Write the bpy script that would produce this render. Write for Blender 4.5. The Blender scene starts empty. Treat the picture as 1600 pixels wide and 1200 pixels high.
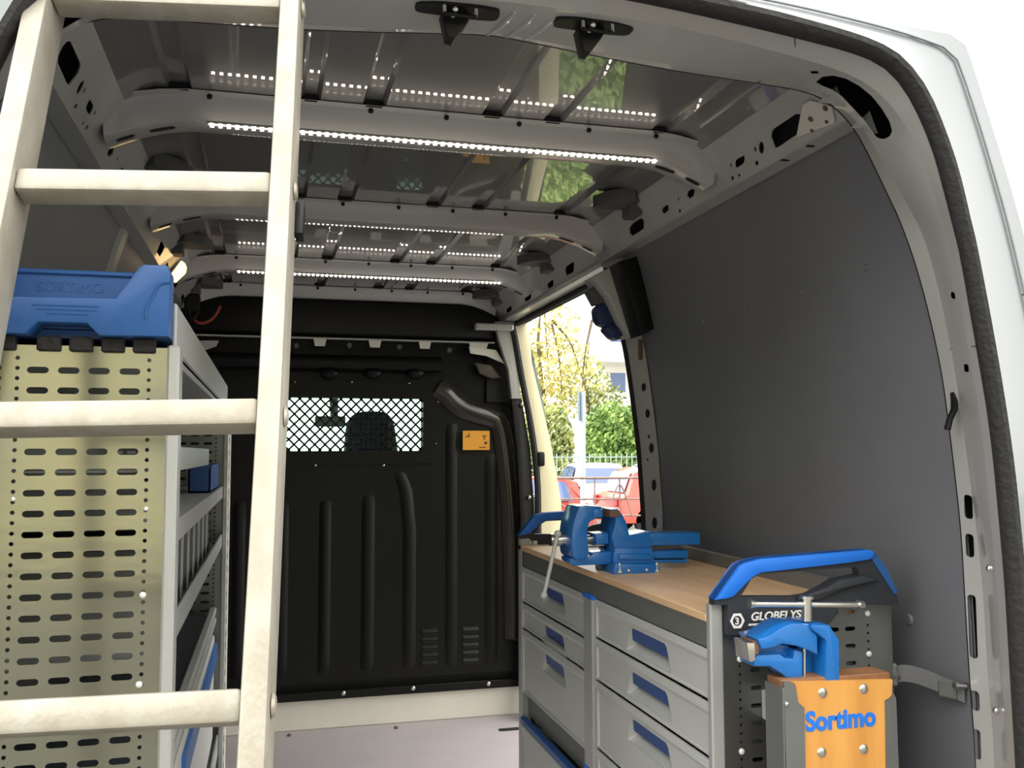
import bpy, bmesh, math, random
from mathutils import Vector, Matrix
from mathutils.geometry import tessellate_polygon
random.seed(7)
scene = bpy.context.scene
COL = scene.collection

# ------------------------------------------------------------------ camera
FPX = 1452.7
YAW, PIT, ROL = (math.radians(a) for a in (14.6467, 4.1813, -0.1823))
CAM = Vector((0, 0, 1.19))
_f = Vector((math.sin(YAW)*math.cos(PIT), math.cos(YAW)*math.cos(PIT), math.sin(PIT)))
_r = Vector((math.cos(YAW), -math.sin(YAW), 0)); _u = _r.cross(_f)
RT = _r*math.cos(ROL) + _u*math.sin(ROL)
UP = -_r*math.sin(ROL) + _u*math.cos(ROL)
FW = _f
cd = bpy.data.cameras.new('camera'); cd.sensor_width = 36; cd.lens = FPX/1600*36; cd.clip_start = .02; cd.clip_end = 500
co = bpy.data.objects.new('camera', cd); COL.objects.link(co)
co.matrix_world = Matrix(((RT.x, UP.x, -FW.x, CAM.x), (RT.y, UP.y, -FW.y, CAM.y), (RT.z, UP.z, -FW.z, CAM.z), (0, 0, 0, 1)))
scene.camera = co

# ------------------------------------------------------------------ world, light, exposure
w = bpy.data.worlds.new('overcast_sky'); scene.world = w; w.use_nodes = True
bg = w.node_tree.nodes['Background']; bg.inputs[0].default_value = (1.0, .975, .93, 1); bg.inputs[1].default_value = 4.7
vs = scene.view_settings
vs.view_transform = 'Standard'; vs.look = 'None'; vs.gamma = 1; vs.use_curve_mapping = False
vs.exposure = 0.0

# ------------------------------------------------------------------ helpers
def ray(u, v):
    return RT*((u-800)/FPX) + UP*(-(v-600)/FPX) + FW
def at(u, v, X=None, Y=None, Z=None):
    """the world point seen at photo pixel (u, v) on the plane X=, Y= or Z= const"""
    d = ray(u, v)
    if X is not None: t = (X-CAM.x)/d.x
    elif Y is not None: t = (Y-CAM.y)/d.y
    else: t = (Z-CAM.z)/d.z
    return CAM + d*t
def at_plane(u, v, P, n):
    d = ray(u, v); return CAM + d*((Vector(P)-CAM).dot(n)/d.dot(n))

def tag(o, label=None, cat=None, group=None, kind=None):
    if label: o['label'] = label
    if cat: o['category'] = cat
    if group: o['group'] = group
    if kind: o['kind'] = kind
    return o
def empty(name, loc=(0, 0, 0), label=None, cat=None, group=None):
    o = bpy.data.objects.new(name, None); COL.objects.link(o); o.location = loc
    o.empty_display_size = .05
    return tag(o, label, cat, group)
def pw(p):
    return p.location.copy() if p.parent is None else pw(p.parent)+p.matrix_parent_inverse.translation+p.location
def attach(o, parent):
    o.parent = parent
    o.matrix_parent_inverse = Matrix.Translation(-pw(parent))

class B:
    def __init__(s): s.bm = bmesh.new()
    def raw(s, vs_, fs):
        vv = [s.bm.verts.new(v) for v in vs_]
        for f in fs:
            try: s.bm.faces.new([vv[i] for i in f])
            except ValueError: pass
        return vv
    def box(s, x0, x1, y0, y1, z0, z1, bev=0, seg=1, M=None):
        t = bmesh.new(); bmesh.ops.create_cube(t, size=1)
        for v in t.verts:
            v.co = Vector(((x0+x1)/2+v.co.x*(x1-x0), (y0+y1)/2+v.co.y*(y1-y0), (z0+z1)/2+v.co.z*(z1-z0)))
        if bev: bmesh.ops.bevel(t, geom=t.edges[:], offset=bev, segments=seg, affect='EDGES', profile=.5)
        return s._merge(t, M)
    def _merge(s, t, M=None):
        if M is not None:
            for v in t.verts: v.co = M @ v.co
        t.verts.ensure_lookup_table(); t.verts.index_update()
        s.raw([v.co.copy() for v in t.verts], [[v.index for v in f.verts] for f in t.faces]); t.free(); return s
    def plate(s, outer, fn, th, holes=()):
        """flat plate with through holes; fn(p2d, depth) -> 3D"""
        loops = [list(outer)] + [list(h) for h in holes]
        tri = tessellate_polygon([[Vector((p[0], p[1], 0)) for p in l] for l in loops])
        flat = [p for l in loops for p in l]; n = len(flat)
        vs_ = [fn(p, 0) for p in flat] + [fn(p, th) for p in flat]
        fs = [list(t) for t in tri] + [[i+n for i in reversed(t)] for t in tri]
        k = 0
        for l in loops:
            m = len(l)
            for i in range(m):
                a, b = k+i, k+(i+1) % m
                fs.append([a, b, b+n, a+n])
            k += m
        s.raw(vs_, fs); return s
    def prism(s, poly, axis, a0, a1, holes=(), bev=0, seg=2):
        """polygon in the plane across `axis`; XZ for Y, YZ for X, XY for Z"""
        if axis == 'Y': fn = lambda p, d: Vector((p[0], a0+d, p[1]))
        elif axis == 'X': fn = lambda p, d: Vector((a0+d, p[0], p[1]))
        else: fn = lambda p, d: Vector((p[0], p[1], a0+d))
        if not bev: return s.plate(poly, fn, a1-a0, holes)
        t = bmesh.new(); n = len(poly)
        lo = [t.verts.new(fn(p, 0)) for p in poly]; hi = [t.verts.new(fn(p, a1-a0)) for p in poly]
        f1 = t.faces.new(lo); f2 = t.faces.new(hi[::-1])
        for i in range(n): t.faces.new([lo[i], hi[i], hi[(i+1) % n], lo[(i+1) % n]])
        bmesh.ops.recalc_face_normals(t, faces=t.faces)
        es = list(set(f1.edges[:]+f2.edges[:]))
        bmesh.ops.bevel(t, geom=es, offset=bev, segments=seg, affect='EDGES', profile=.5)
        return s._merge(t)
    def tube(s, pts, r, n=10, closed=False, caps=True):
        pts = [Vector(p) for p in pts]; m = len(pts); rs = r if isinstance(r, (list, tuple)) else [r]*m
        rings = []; prev = None
        for i, p in enumerate(pts):
            a = pts[i-1] if (i or closed) else p; b = pts[(i+1) % m] if (i < m-1 or closed) else p
            d = (b-a).normalized()
            if prev is None:
                prev = d.orthogonal().normalized()
            e = prev - d*prev.dot(d); e.normalize(); prev = e; g = d.cross(e)
            rings.append([p+(e*math.cos(2*math.pi*k/n)+g*math.sin(2*math.pi*k/n))*rs[i] for k in range(n)])
        return s.loft(rings, closed_ring=True, closed=closed, caps=caps and not closed)
    def cyl(s, p0, p1, r0, r1=None, n=16):
        return s.tube([p0, p1], [r0, r0 if r1 is None else r1], n)
    def loft(s, rings, closed_ring=False, closed=False, caps=False, skip=None):
        m = len(rings[0]); vv = [v for R in rings for v in R]; fs = []
        L = len(rings)
        for i in range(L if closed else L-1):
            for k in range(m if closed_ring else m-1):
                if skip and skip(i, k): continue
                a, b = i*m+k, i*m+(k+1) % m; c, d = ((i+1) % L)*m+(k+1) % m, ((i+1) % L)*m+k
                fs.append([a, b, c, d])
        if caps: fs += [list(range(m))[::-1], [(L-1)*m+k for k in range(m)]]
        s.raw(vv, fs); return s
    def sphere(s, c, r, sc=(1, 1, 1), u=12, v=8):
        t = bmesh.new(); bmesh.ops.create_uvsphere(t, u_segments=u, v_segments=v, radius=r)
        for q in t.verts: q.co = Vector(c)+Vector((q.co.x*sc[0], q.co.y*sc[1], q.co.z*sc[2]))
        return s._merge(t)
    def mesh(s, name, sm=35):
        bmesh.ops.recalc_face_normals(s.bm, faces=s.bm.faces)
        me = bpy.data.meshes.new(name); s.bm.to_mesh(me); s.bm.free()
        if sm:
            for p in me.polygons: p.use_smooth = True
            me.set_sharp_from_angle(angle=math.radians(sm))
        return me
    def done(s, name, mat, parent=None, sm=35):
        me = s.mesh(name, sm); me.materials.append(mat)
        o = bpy.data.objects.new(name, me); COL.objects.link(o)
        if parent is not None: attach(o, parent)
        return o
def put(me, name, loc, parent=None, rot=None):
    """one more object that shares mesh data, in world coordinates"""
    o = bpy.data.objects.new(name, me); COL.objects.link(o)
    if parent is not None: attach(o, parent)
    o.location = loc
    if rot is not None: o.rotation_euler = rot
    return o
def ell(cx, cy, a, b, n=14):
    return [(cx+a*math.cos(2*math.pi*i/n), cy+b*math.sin(2*math.pi*i/n)) for i in range(n)]
def capsule(cx, cy, wd, ht, n=4):
    r = ht/2; h = wd/2-r; out = []
    for i in range(n+1):
        a = -math.pi/2+math.pi*i/n; out.append((cx+h+r*math.cos(a), cy+r*math.sin(a)))
    for i in range(n+1):
        a = math.pi/2+math.pi*i/n; out.append((cx-h+r*math.cos(a), cy+r*math.sin(a)))
    return out
def resample(pts, N):
    pts = [Vector(p) for p in pts]; L = [0]
    for a, b in zip(pts, pts[1:]): L.append(L[-1]+(b-a).length)
    out = []; j = 0
    for i in range(N):
        t = L[-1]*i/(N-1)
        while j < len(L)-2 and L[j+1] < t: j += 1
        k = (t-L[j])/max(1e-9, L[j+1]-L[j]); out.append(pts[j].lerp(pts[j+1], min(1, max(0, k))))
    return out
def smoothline(pts, it=2):
    pts = [Vector(p) for p in pts]
    for _ in range(it):
        q = [pts[0]]
        for a, b in zip(pts, pts[1:]): q += [a.lerp(b, .25), a.lerp(b, .75)]
        q.append(pts[-1]); pts = q
    return pts
def roundpoly(poly, r, seg=3):
    out = []; n = len(poly)
    for i in range(n):
        p = Vector((*poly[i], 0)); a = Vector((*poly[i-1], 0)); b = Vector((*poly[(i+1) % n], 0))
        da, db = a-p, b-p; q = min(r, da.length*.45, db.length*.45)
        s0, s1 = p+da.normalized()*q, p+db.normalized()*q
        for k in range(seg+1):
            t = k/seg; c = s0*(1-t)**2+p*2*t*(1-t)+s1*t*t; out.append((c.x, c.y))
    return out

# ------------------------------------------------------------------ materials
def mat(name, col, rough=.5, metal=0, noise=0, nscale=8, col2=None, bump=0, bscale=60, coat=0, coat_r=.05, stretch=None, spec=.5):
    m = bpy.data.materials.new(name); m.use_nodes = True; nt = m.node_tree; b = nt.nodes['Principled BSDF']
    b.inputs['Base Color'].default_value = (*col, 1); b.inputs['Roughness'].default_value = rough; b.inputs['Metallic'].default_value = metal
    b.inputs['Coat Weight'].default_value = coat; b.inputs['Coat Roughness'].default_value = coat_r
    b.inputs['Specular IOR Level'].default_value = spec
    tc = nt.nodes.new('ShaderNodeTexCoord'); src = tc.outputs['Object']
    if stretch:
        mp = nt.nodes.new('ShaderNodeMapping'); mp.inputs['Scale'].default_value = stretch
        nt.links.new(src, mp.inputs[0]); src = mp.outputs[0]
    n = nt.nodes.new('ShaderNodeTexNoise'); n.inputs['Scale'].default_value = nscale; n.inputs['Detail'].default_value = 5
    nt.links.new(src, n.inputs['Vector'])
    c2 = col2 if col2 else tuple(max(0, c*(1-noise)) for c in col)
    if noise or col2:
        r = nt.nodes.new('ShaderNodeValToRGB'); r.color_ramp.elements[0].position = .35; r.color_ramp.elements[1].position = .68
        r.color_ramp.elements[0].color = (*c2, 1); r.color_ramp.elements[1].color = (*col, 1)
        nt.links.new(n.outputs['Fac'], r.inputs[0]); nt.links.new(r.outputs[0], b.inputs['Base Color'])
    if bump:
        n2 = nt.nodes.new('ShaderNodeTexNoise'); n2.inputs['Scale'].default_value = bscale; nt.links.new(src, n2.inputs['Vector'])
        bp = nt.nodes.new('ShaderNodeBump'); bp.inputs['Strength'].default_value = bump; bp.inputs['Distance'].default_value = .01
        nt.links.new(n2.outputs['Fac'], bp.inputs['Height']); nt.links.new(bp.outputs[0], b.inputs['Normal'])
    return m
def emit(name, col, st):
    m = bpy.data.materials.new(name); m.use_nodes = True; nt = m.node_tree
    b = nt.nodes['Principled BSDF']; b.inputs['Base Color'].default_value = (*col, 1)
    b.inputs['Emission Color'].default_value = (*col, 1); b.inputs['Emission Strength'].default_value = st
    return m
M = {}
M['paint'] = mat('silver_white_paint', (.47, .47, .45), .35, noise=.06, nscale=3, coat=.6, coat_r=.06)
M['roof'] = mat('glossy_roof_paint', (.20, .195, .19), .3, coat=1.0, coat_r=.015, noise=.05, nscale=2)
M['body'] = mat('grey_white_body_paint', (.20, .225, .24), .3, coat=.3, coat_r=.05, noise=.04, nscale=3)
M['lining'] = mat('grey_laminate_lining', (.17, .175, .195), .5, noise=.1, nscale=3, bump=.04, bscale=200)
M['floor'] = mat('pale_mauve_floor_coating', (.46, .42, .435), .35, noise=.08, nscale=5, bump=.05, bscale=150)
M['black'] = mat('black_plastic', (.006, .006, .006), .42, noise=.2, nscale=6, spec=.3)
M['bulk'] = mat('black_moulded_bulkhead', (.0045, .005, .0048), .4, noise=.15, nscale=4, bump=.03, bscale=120, spec=.22)
M['rubber'] = mat('black_rubber', (.012, .012, .012), .75, bump=.35, bscale=90)
M['hollow_dark'] = mat('painted_hollow_black', (.006, .006, .006), .8)  # flat black standing in for shade inside holes, slots and gaps
M['sill'] = mat('cream_white_sill', (.72, .70, .62), .4, noise=.05)
M['jamb'] = mat('cream_white_jamb', (.82, .75, .50), .35, noise=.04)
M['alu'] = mat('worn_aluminium', (.37, .352, .305), .4, .25, noise=.0, col2=(.31, .285, .23), nscale=11, bump=.07, bscale=70, stretch=(3, 3, 1.6))
M['steel'] = mat('bright_steel', (.68, .68, .66), .25, 1)
M['grey_metal'] = mat('powder_grey_metal', (.48, .49, .48), .42, .15, noise=.05, nscale=4)
M['lgrey'] = mat('light_grey_profile', (.43, .44, .43), .38, .3, noise=.05, nscale=5)
M['zinc'] = mat('yellow_zinc_sheet', (.45, .445, .34), .17, .95, col2=(.37, .37, .29), nscale=2.2, bump=.06, bscale=9, stretch=(1, 1, 2.5))
M['dzinc'] = mat('dark_zinc_sheet', (.30, .31, .31), .28, .8, col2=(.22, .23, .23), nscale=3)
M['blue'] = mat('blue_plastic', (.022, .105, .33), .42, noise=.12, nscale=4)
M['brightblue'] = mat('bright_blue_grip', (.012, .16, .68), .45)
M['navy'] = mat('dark_blue_pull', (.010, .06, .24), .5)
M['visblue'] = mat('blue_enamel', (.008, .15, .50), .28, noise=.1, nscale=12, coat=.5, coat_r=.1)
M['charcoal'] = mat('charcoal_plastic', (.022, .026, .034), .5)
M['drawer'] = mat('grey_drawer_front', (.56, .575, .56), .4, .1, noise=.05, nscale=5)
M['apron'] = mat('mid_grey_sheet', (.16, .165, .155), .45, .2, noise=.06)
M['ply'] = mat('beech_plywood_top', (.80, .54, .32), .45, col2=(.70, .45, .25), nscale=4, stretch=(8, .8, 8))
M['wood'] = mat('orange_beech_board', (.68, .34, .085), .42, col2=(.55, .25, .055), nscale=3, stretch=(9, 9, 1.0))
M['woodedge'] = mat('brown_board_edge', (.30, .14, .06), .55, col2=(.18, .08, .035), nscale=20)
M['white'] = mat('white_print', (.75, .75, .73), .5)
M['sticker'] = mat('orange_sticker', (.80, .36, .03), .45, noise=.08)
M['ink'] = mat('dark_print', (.10, .05, .01), .6)
M['belt'] = mat('grey_webbing', (.16, .16, .165), .75, bump=.3, bscale=300)
M['red_wire'] = mat('red_wire', (.35, .05, .03), .45)
M['brown'] = mat('rusty_brown', (.16, .08, .05), .7)
M['pad'] = mat('dark_grey_pad', (.10, .10, .095), .7, noise=.2)
M['led'] = emit('warm_white_led', (1, .90, .76), 11)
M['dome'] = emit('warm_dome_light', (1, .66, .28), 3.2)
M['asphalt'] = mat('asphalt', (.12, .12, .115), .85, noise=.3, nscale=3)

# ------------------------------------------------------------------ van measurements
X0 = .335                                   # centre line of the van
YB = 4.2                                    # bulkhead
def mir(p): return Vector((2*X0-p[0], p[1], p[2]))
WALLP = [(1.065, 1.803), (1.085, 1.74), (1.105, 1.66), (1.14, 1.5), (1.16, 1.36), (1.178, 1.2), (1.19, 1.0), (1.195, .8), (1.2, .5), (1.2, 0)]
def wallx(z):
    for (a, za), (b, zb) in zip(WALLP, WALLP[1:]):
        if zb <= z <= za: return a+(b-a)*(za-z)/(za-zb)
    return WALLP[0][0] if z > 1.8 else WALLP[-1][0]

# floor
f = B(); f.box(-.56, 1.23, 1.2, YB+.02, -.03, 0, .004); floor = tag(f.done('floor', M['floor']), kind='structure')
for (u, v) in ((452, 1150), (619, 1138)):
    p = at(u, v, Z=0); b = B(); b.cyl((p.x, p.y, 0), (p.x, p.y, .008), .009, .007, 12); b.done('floor_bolt', M['brown'], floor)
p = at(797, 1140, Z=0); b = B(); b.prism(roundpoly([(p.x-.05, p.y-.015), (p.x+.05, p.y-.015), (p.x+.05, p.y+.015), (p.x-.05, p.y+.015)], .014), 'Z', 0, .004)
b.done('lashing_eye', M['hollow_dark'], floor)
# white sill below the bulkhead
s = B(); s.box(-.5, 1.17, YB-.015, YB+.03, 0, .128, .004); tag(s.done('trim_1', M['sill']), kind='structure')

# side linings
def lining(name, y0, y1, flip):
    b = B(); ys = [y0+(y1-y0)*i/6 for i in range(7)]
    prof = resample(smoothline([(x, 0, z) for x, z in WALLP], 2), 30)
    rings = [[Vector((p.x, y, p.z)) for p in prof] for y in ys]
    back = [[Vector((p.x+.006, y, p.z)) for p in prof] for y in ys]
    if flip: rings = [[mir(p) for p in r] for r in rings]; back = [[mir(p) for p in r] for r in back]
    b.loft(rings); b.loft(back)
    return tag(b.done(name, M['lining']), kind='structure')
wr = lining('wall_right', 1.395, 2.70, False)
wl = lining('wall_left', 1.395, YB, True)
for (u, v) in ((1352, 418), (1250, 456), (1163, 480), (1420, 968), (1098, 502)):
    p = at(u, v, X=1.15); x = wallx(p.z); p = at(u, v, X=x-.001); r = .012 if v > 900 else .007
    b = B(); b.cyl((p.x+.002, p.y, p.z), (p.x-.003, p.y, p.z), r, r*.7, 12); b.done('screw', M['lining'], wr)
# body pillar showing on the left lining
b = B(); prof = [(x, z) for x, z in WALLP if z > .4]
rr = [[mir((x-dx, y, z)) for x, z in prof] for (y, dx) in ((2.66, 0), (2.67, .012), (2.73, .012), (2.74, 0))]
b.loft(rr); b.done('pillar', M['paint'], wl)

# ------------------------------------------------------------------ roof rails with punched holes
RL, RU = Vector((1.025, 0, 1.803)), Vector((.955, 0, 1.882))
rdir = (RU-RL).normalized(); rn = Vector((rdir.z, 0, -rdir.x)); rlen = (RU-RL).length
def rail_uv(u, v):
    p = at_plane(u, v, RL, rn); return (p.y, (p-RL).dot(rdir))
HOLES = []
def hpoly(pts): HOLES.append([rail_uv(*p) for p in pts])
def hell(u, v, a, b_): HOLES.append([rail_uv(x, y) for x, y in ell(u, v, a, b_, 10)])
hpoly([(1204.8, 215), (1205.5, 207.5), (1208.5, 201.5), (1244.5, 177.5), (1250.5, 179), (1254, 186.5), (1254, 198.5), (1249, 207.5), (1216, 230), (1211, 231)])
hell(1189.5, 231, 4.2, 9.8); hell(1180, 233.5, 1.8, 4)
hpoly([(1148.7, 253), (1151, 249), (1162, 243), (1163.5, 246), (1163, 253), (1160, 257), (1150.6, 262.5), (1148.5, 260)])
hell(1142, 258, 1.5, 3.5); hell(1182.5, 255, 2.8, 4); hell(1144.5, 278.5, 2.4, 3.6); hell(1155, 274, 2, 2.6)
hpoly([(1073, 306), (1075, 299), (1083, 294.5), (1085.5, 297), (1084, 306), (1077, 311)])
hell(1060, 311, 1.2, 3); hell(1062, 329.5, 2, 3); hell(1054.6, 336, 1.8, 2.4)
hpoly([(1034, 331), (1036, 324), (1043, 320), (1045, 322), (1044.5, 329), (1037, 335)])
hpoly([(983.5, 356), (990, 348), (1002.6, 340.5), (1006, 344), (1006, 357), (999, 362), (988, 369), (984, 365)])
hpoly([(883, 423), (884, 417), (895, 409.5), (897, 411), (896, 425), (885, 431)])
hpoly([(855, 444), (863, 437), (865, 440), (864, 447), (857, 452)])
hpoly([(819, 466), (828, 459), (830, 461), (829, 467), (821, 472)])
hpoly([(791, 484), (798, 478), (799.5, 480), (799, 485), (792, 490)])
def rail(name, flip):
    b = B(); y0, y1 = 1.44, 4.16
    def fn(p, d):
        q = RL + rdir*p[1] + rn*d; q = Vector((q.x, p[0], q.z)); return mir(q) if flip else q
    hs = [h for h in HOLES if all(y0 < q[0] < y1 and .003 < q[1] < rlen-.003 for q in h)]
    b.plate([(y0, 0), (y1, 0), (y1, rlen), (y0, rlen)], fn, .0025, hs)
    # gutter flange below, with its outer lip
    fl = B(); q = [(1.025, 1.803), (1.066, 1.803), (1.066, 1.797), (1.025, 1.798)]
    pr_ = [Vector((x, 0, z)) for x, z in q]
    ringz = [[(mir((p.x, y, p.z)) if flip else Vector((p.x, y, p.z))) for p in pr_] for y in (y0-.03, y1+.02)]
    o = tag(b.done(name, M['paint'], sm=0), kind='structure')
    fl.loft(ringz, closed_ring=True, caps=True); fl.done('gutter_flange', M['paint'], o)
    return o
rail_r = rail('trim_2', False); rail_l = rail('trim_3', True)
for (u, v) in ((1226, 250), (1266, 228)):
    p = at(u, v, Z=1.797)
    b = B(); b.prism(capsule(0, 0, .02, .007), 'Z', 0, .001)
    o = b.done('flange_slot_shade', M['hollow_dark'], rail_r); o.location = (p.x, p.y, 1.7955)

BR = [rail_uv(*p) for p in ((1246, 213), (1256, 162), (1268, 155), (1302, 165), (1307, 190))]
b = B(); b.plate(roundpoly([(max(y, 1.412), s_) for y, s_ in BR], .006), lambda p, d: (lambda q: Vector((q.x, p[0], q.z)))(RL+rdir*p[1]-rn*(.002+d)), .002)
brk = b.done('end_bracket', M['sill'], rail_r)
for (u, v, r) in ((1269, 184, .006), (1271, 202, .004), (1292, 167, .006), (1294, 188, .004)):
    y, s_ = rail_uv(u, v)
    if y < 1.42: continue
    q = RL+rdir*s_-rn*.0045; b = B(); b.cyl((q.x, y, q.z), (q.x-rn.x*.001, y, q.z-rn.z*.001), r, n=8); b.done('bracket_hole', M['brown'], brk)
# ------------------------------------------------------------------ roof skin with swages
GR = [(-.182, .04), (.0725, .032), (.2015, .04), (.4535, .04), (.5895, .038), (.842, .038)]
ZR = 1.91
prof = [(-.287, 1.882), (-.25, 1.902), (-.225, ZR)]
for c, wd in GR:
    prof += [(c-wd/2-.004, ZR), (c-wd/2+.004, ZR+.012), (c+wd/2-.004, ZR+.012), (c+wd/2+.004, ZR)]
prof += [(.895, ZR), (.92, 1.902), (.957, 1.882)]
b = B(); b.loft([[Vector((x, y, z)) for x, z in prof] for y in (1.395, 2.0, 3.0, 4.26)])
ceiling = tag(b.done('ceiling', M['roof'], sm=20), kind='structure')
# cross beams
def beam(yc, zb=1.862):
    b = B(); st = [-.66, -.64, -.6, -.55, -.5, -.2, .2, .5, .55, .6, .64, .66]
    def dz(d):
        d = abs(d); return 0 if d < .5 else -.05*((d-.5)/.16)**1.6
    sec = [(-.075, ZR-.002), (-.052, ZR-.004), (-.028, zb+.002), (-.02, zb), (.045, zb), (.06, zb+.006), (.075, ZR-.004), (.09, ZR-.002)]
    rings = []
    for d in st:
        k = dz(d)
        rings.append([Vector((X0+d, yc+y, min(z+k*(1 if z < 1.9 else .6), 1.909 if abs(d) < .56 else 1.895))) for y, z in sec])
    b.loft(rings); o = b.done('roof_beam', M['paint'], ceiling, sm=50)
    # punched holes of the beam: black discs and plates painted dark like unlit hollows
    for d in (-.46, -.3, -.14, .02, .18, .34, .5):
        h = B(); h.cyl((X0+d, yc-.0635, ZR-.012), (X0+d, yc-.0685, ZR-.009), .0055, n=8); h.done('hollow_dark', M['hollow_dark'], o)
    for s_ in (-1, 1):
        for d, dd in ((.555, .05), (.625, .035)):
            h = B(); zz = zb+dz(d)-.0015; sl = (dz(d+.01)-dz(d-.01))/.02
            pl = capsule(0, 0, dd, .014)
            h.plate(pl, lambda p, t: Vector((X0+s_*(d+p[0]), yc+.012+p[1], zz+sl*p[0]-t)), .0012); h.done('slot_shade', M['hollow_dark'], o)
    return o
YBE = (1.968, 2.72, 3.556, 4.13)
beams = [beam(y) for y in YBE]
for c, wd in GR:                                       # black boxes painting the shade where swages run over each beam
    for y in YBE:
        h = B(); h.box(c-wd/2+.003, c+wd/2-.003, y-.072, y-.069, ZR-.004, ZR+.011); h.done('swage_gap_shade', M['hollow_dark'], ceiling)
# pressed swage frames beyond the last lamp beam, small raised details
for x in (-.05, .32, .66):
    h = B(); h.tube([(x-.14, 3.95, ZR-.002), (x-.14, 3.78, ZR-.002), (x+.14, 3.78, ZR-.002), (x+.14, 3.95, ZR-.002)], .006, 6); h.done('pressed_bead', M['paint'], ceiling)
# dark anti-drumming brackets beside the rails
def roof_bracket(y, flip):
    b = B(); pl = roundpoly([(.86, y+.05), (.885, y-.02), (.94, y-.075), (.975, y-.03), (.965, y+.05), (.93, y+.06)], .012)
    if flip: pl = [(2*X0-x, yy) for x, yy in pl]
    b.prism(pl, 'Z', 1.868, 1.90); b.box(*( (.95, .985) if not flip else (2*X0-.985, 2*X0-.95) ), y-.02, y+.05, 1.838, 1.885, .004)
    b.done('roof_bracket', M['pad'], ceiling)
for y in (2.36, 3.18, 3.95): roof_bracket(y, False); roof_bracket(y, True)

# ------------------------------------------------------------------ rear opening: header, pillars, seal, outer corner
def pts(l, Y): return [at(u, v, Y=Y) for u, v in l]
def prep(l, top, low):
    """full right half: centre-top, measured points, down to the floor"""
    l = [Vector((X0, l[0].y, top))] + l
    q = l[-1]; l += [Vector((low, q.y, .3)), Vector((low, q.y, -.02))]
    return l
C1 = prep(pts([(1007, 0), (1244, 58), (1336, 81), (1378, 99), (1408, 129), (1438, 186), (1459, 240), (1486, 345), (1497, 380), (1525, 541), (1547, 661), (1562, 822), (1570, 908), (1578, 1054), (1587, 1194)], 1.2), 1.845, 1.105)
C0 = prep(pts([(1150, 0), (1330, 48), (1390, 72), (1420, 96), (1453, 141), (1480, 207), (1501, 270), (1519, 351), (1527, 380), (1562, 567), (1585, 717), (1596, 826), (1604, 908), (1614, 1054), (1622, 1194)], 1.17), 1.85, 1.11)
C2 = prep(pts([(860, 12), (1037, 36), (1241, 87), (1342, 120), (1390, 159), (1420, 204), (1444, 255), (1474, 345), (1485, 380), (1512, 541), (1533, 661), (1549, 822), (1557, 908), (1565, 1054), (1575, 1194)], 1.24), 1.829, 1.13)
C2b = prep(pts([(664, 46), (800, 55), (1019, 98), (1181, 120), (1262, 134), (1305, 158), (1345, 195), (1385, 262), (1410, 305), (1450, 380), (1487, 545), (1504, 661), (1525, 822), (1535, 908), (1543, 1054), (1556, 1200)], 1.36)[1:], 1.838, 1.175)
C3 = prep(pts([(800, 60), (1019, 105), (1181, 129), (1270, 144), (1307, 168), (1337, 201), (1366, 258), (1424, 380), (1469, 556), (1487, 691), (1502, 822), (1507, 908), (1515, 1054), (1526, 1188)], 1.4), 1.853, 1.197)
N = 90
def half(c): return resample(smoothline(c, 2), N)
def full(h): return [mir(p) for p in h[::-1]] + h[1:]
# arc-length matched by pixel angle: resample all by the same angular parameter about the opening centre
def byangle(c):
    c = smoothline(c, 2); cz = .9; out = []
    A = [math.atan2(p.x-X0, p.z-cz) for p in c]
    for i in range(N):
        a = A[0]+(A[-1]-A[0])*i/(N-1); j = 0
        while j < len(A)-2 and A[j+1] < a: j += 1
        k = (a-A[j])/max(1e-9, A[j+1]-A[j]); out.append(c[j].lerp(c[j+1], min(1, max(0, k))))
    return out
H0, H1, H2, H2b, H3 = (byangle(c) for c in (C0, C1, C2, C2b, C3))
EX = [at(u, v, Y=1.2) for u, v in ((1450, 62), (1480, 52), (1500, 55), (1510, 70), (1540, 165), (1570, 260), (1600, 365))]
CX = [Vector((X0, 1.2, 1.872)), Vector((.7, 1.2, 1.868)), Vector((.93, 1.2, 1.848))] + EX[1:] + [Vector((1.185, 1.2, 1.4)), Vector((1.215, 1.2, 1.2)), Vector((1.235, 1.2, 1.0)), Vector((1.245, 1.2, .7)), Vector((1.25, 1.2, .3)), Vector((1.25, 1.2, -.2))]
HX = byangle(CX)
def grow(p, y):
    q = p.copy(); q.y = y; q.x += (.045 if q.x > X0 else -.045)*min(1, abs(q.x-X0)/.6)
    if q.z > 1.4: q.z += (q.z-1.4)/.47*.078
    return q
def thick(hA, hB, t=.003):
    """a solid strip between two half curves, both sides of the van"""
    a, b_ = full(hA), full(hB); r1 = []; r2 = []
    for i in range(len(a)):
        tn = (a[min(i+1, len(a)-1)]-a[max(i-1, 0)]).normalized(); n = tn.cross(b_[i]-a[i]).normalized()
        out = (a[i]-Vector((X0, a[i].y, 1.0)))
        if n.dot(out) < 0: n = -n
        r1.append(a[i]+n*t); r2.append(b_[i]+n*t)
    return [a, b_, r2, r1]
def strip_solid(b, R):
    m = len(R[0]); vv = [v for r in R for v in r]; fs = []
    for i in range(4):
        for k in range(m-1): fs.append([i*m+k, i*m+k+1, ((i+1) % 4)*m+k+1, ((i+1) % 4)*m+k])
    fs += [[0, m, 2*m, 3*m], [4*m-1, 3*m-1, 2*m-1, m-1]]
    b.raw(vv, fs)
trim4 = empty('trim_4', (0, 0, 0)); tag(trim4, kind='structure')
b = B(); strip_solid(b, thick(H1, H2)); b.done('inner_lip', M['paint'], trim4)
def proj(P):
    q = P-CAM; d = q.dot(FW); return (800+FPX*q.dot(RT)/d, 600-FPX*q.dot(UP)/d)
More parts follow.
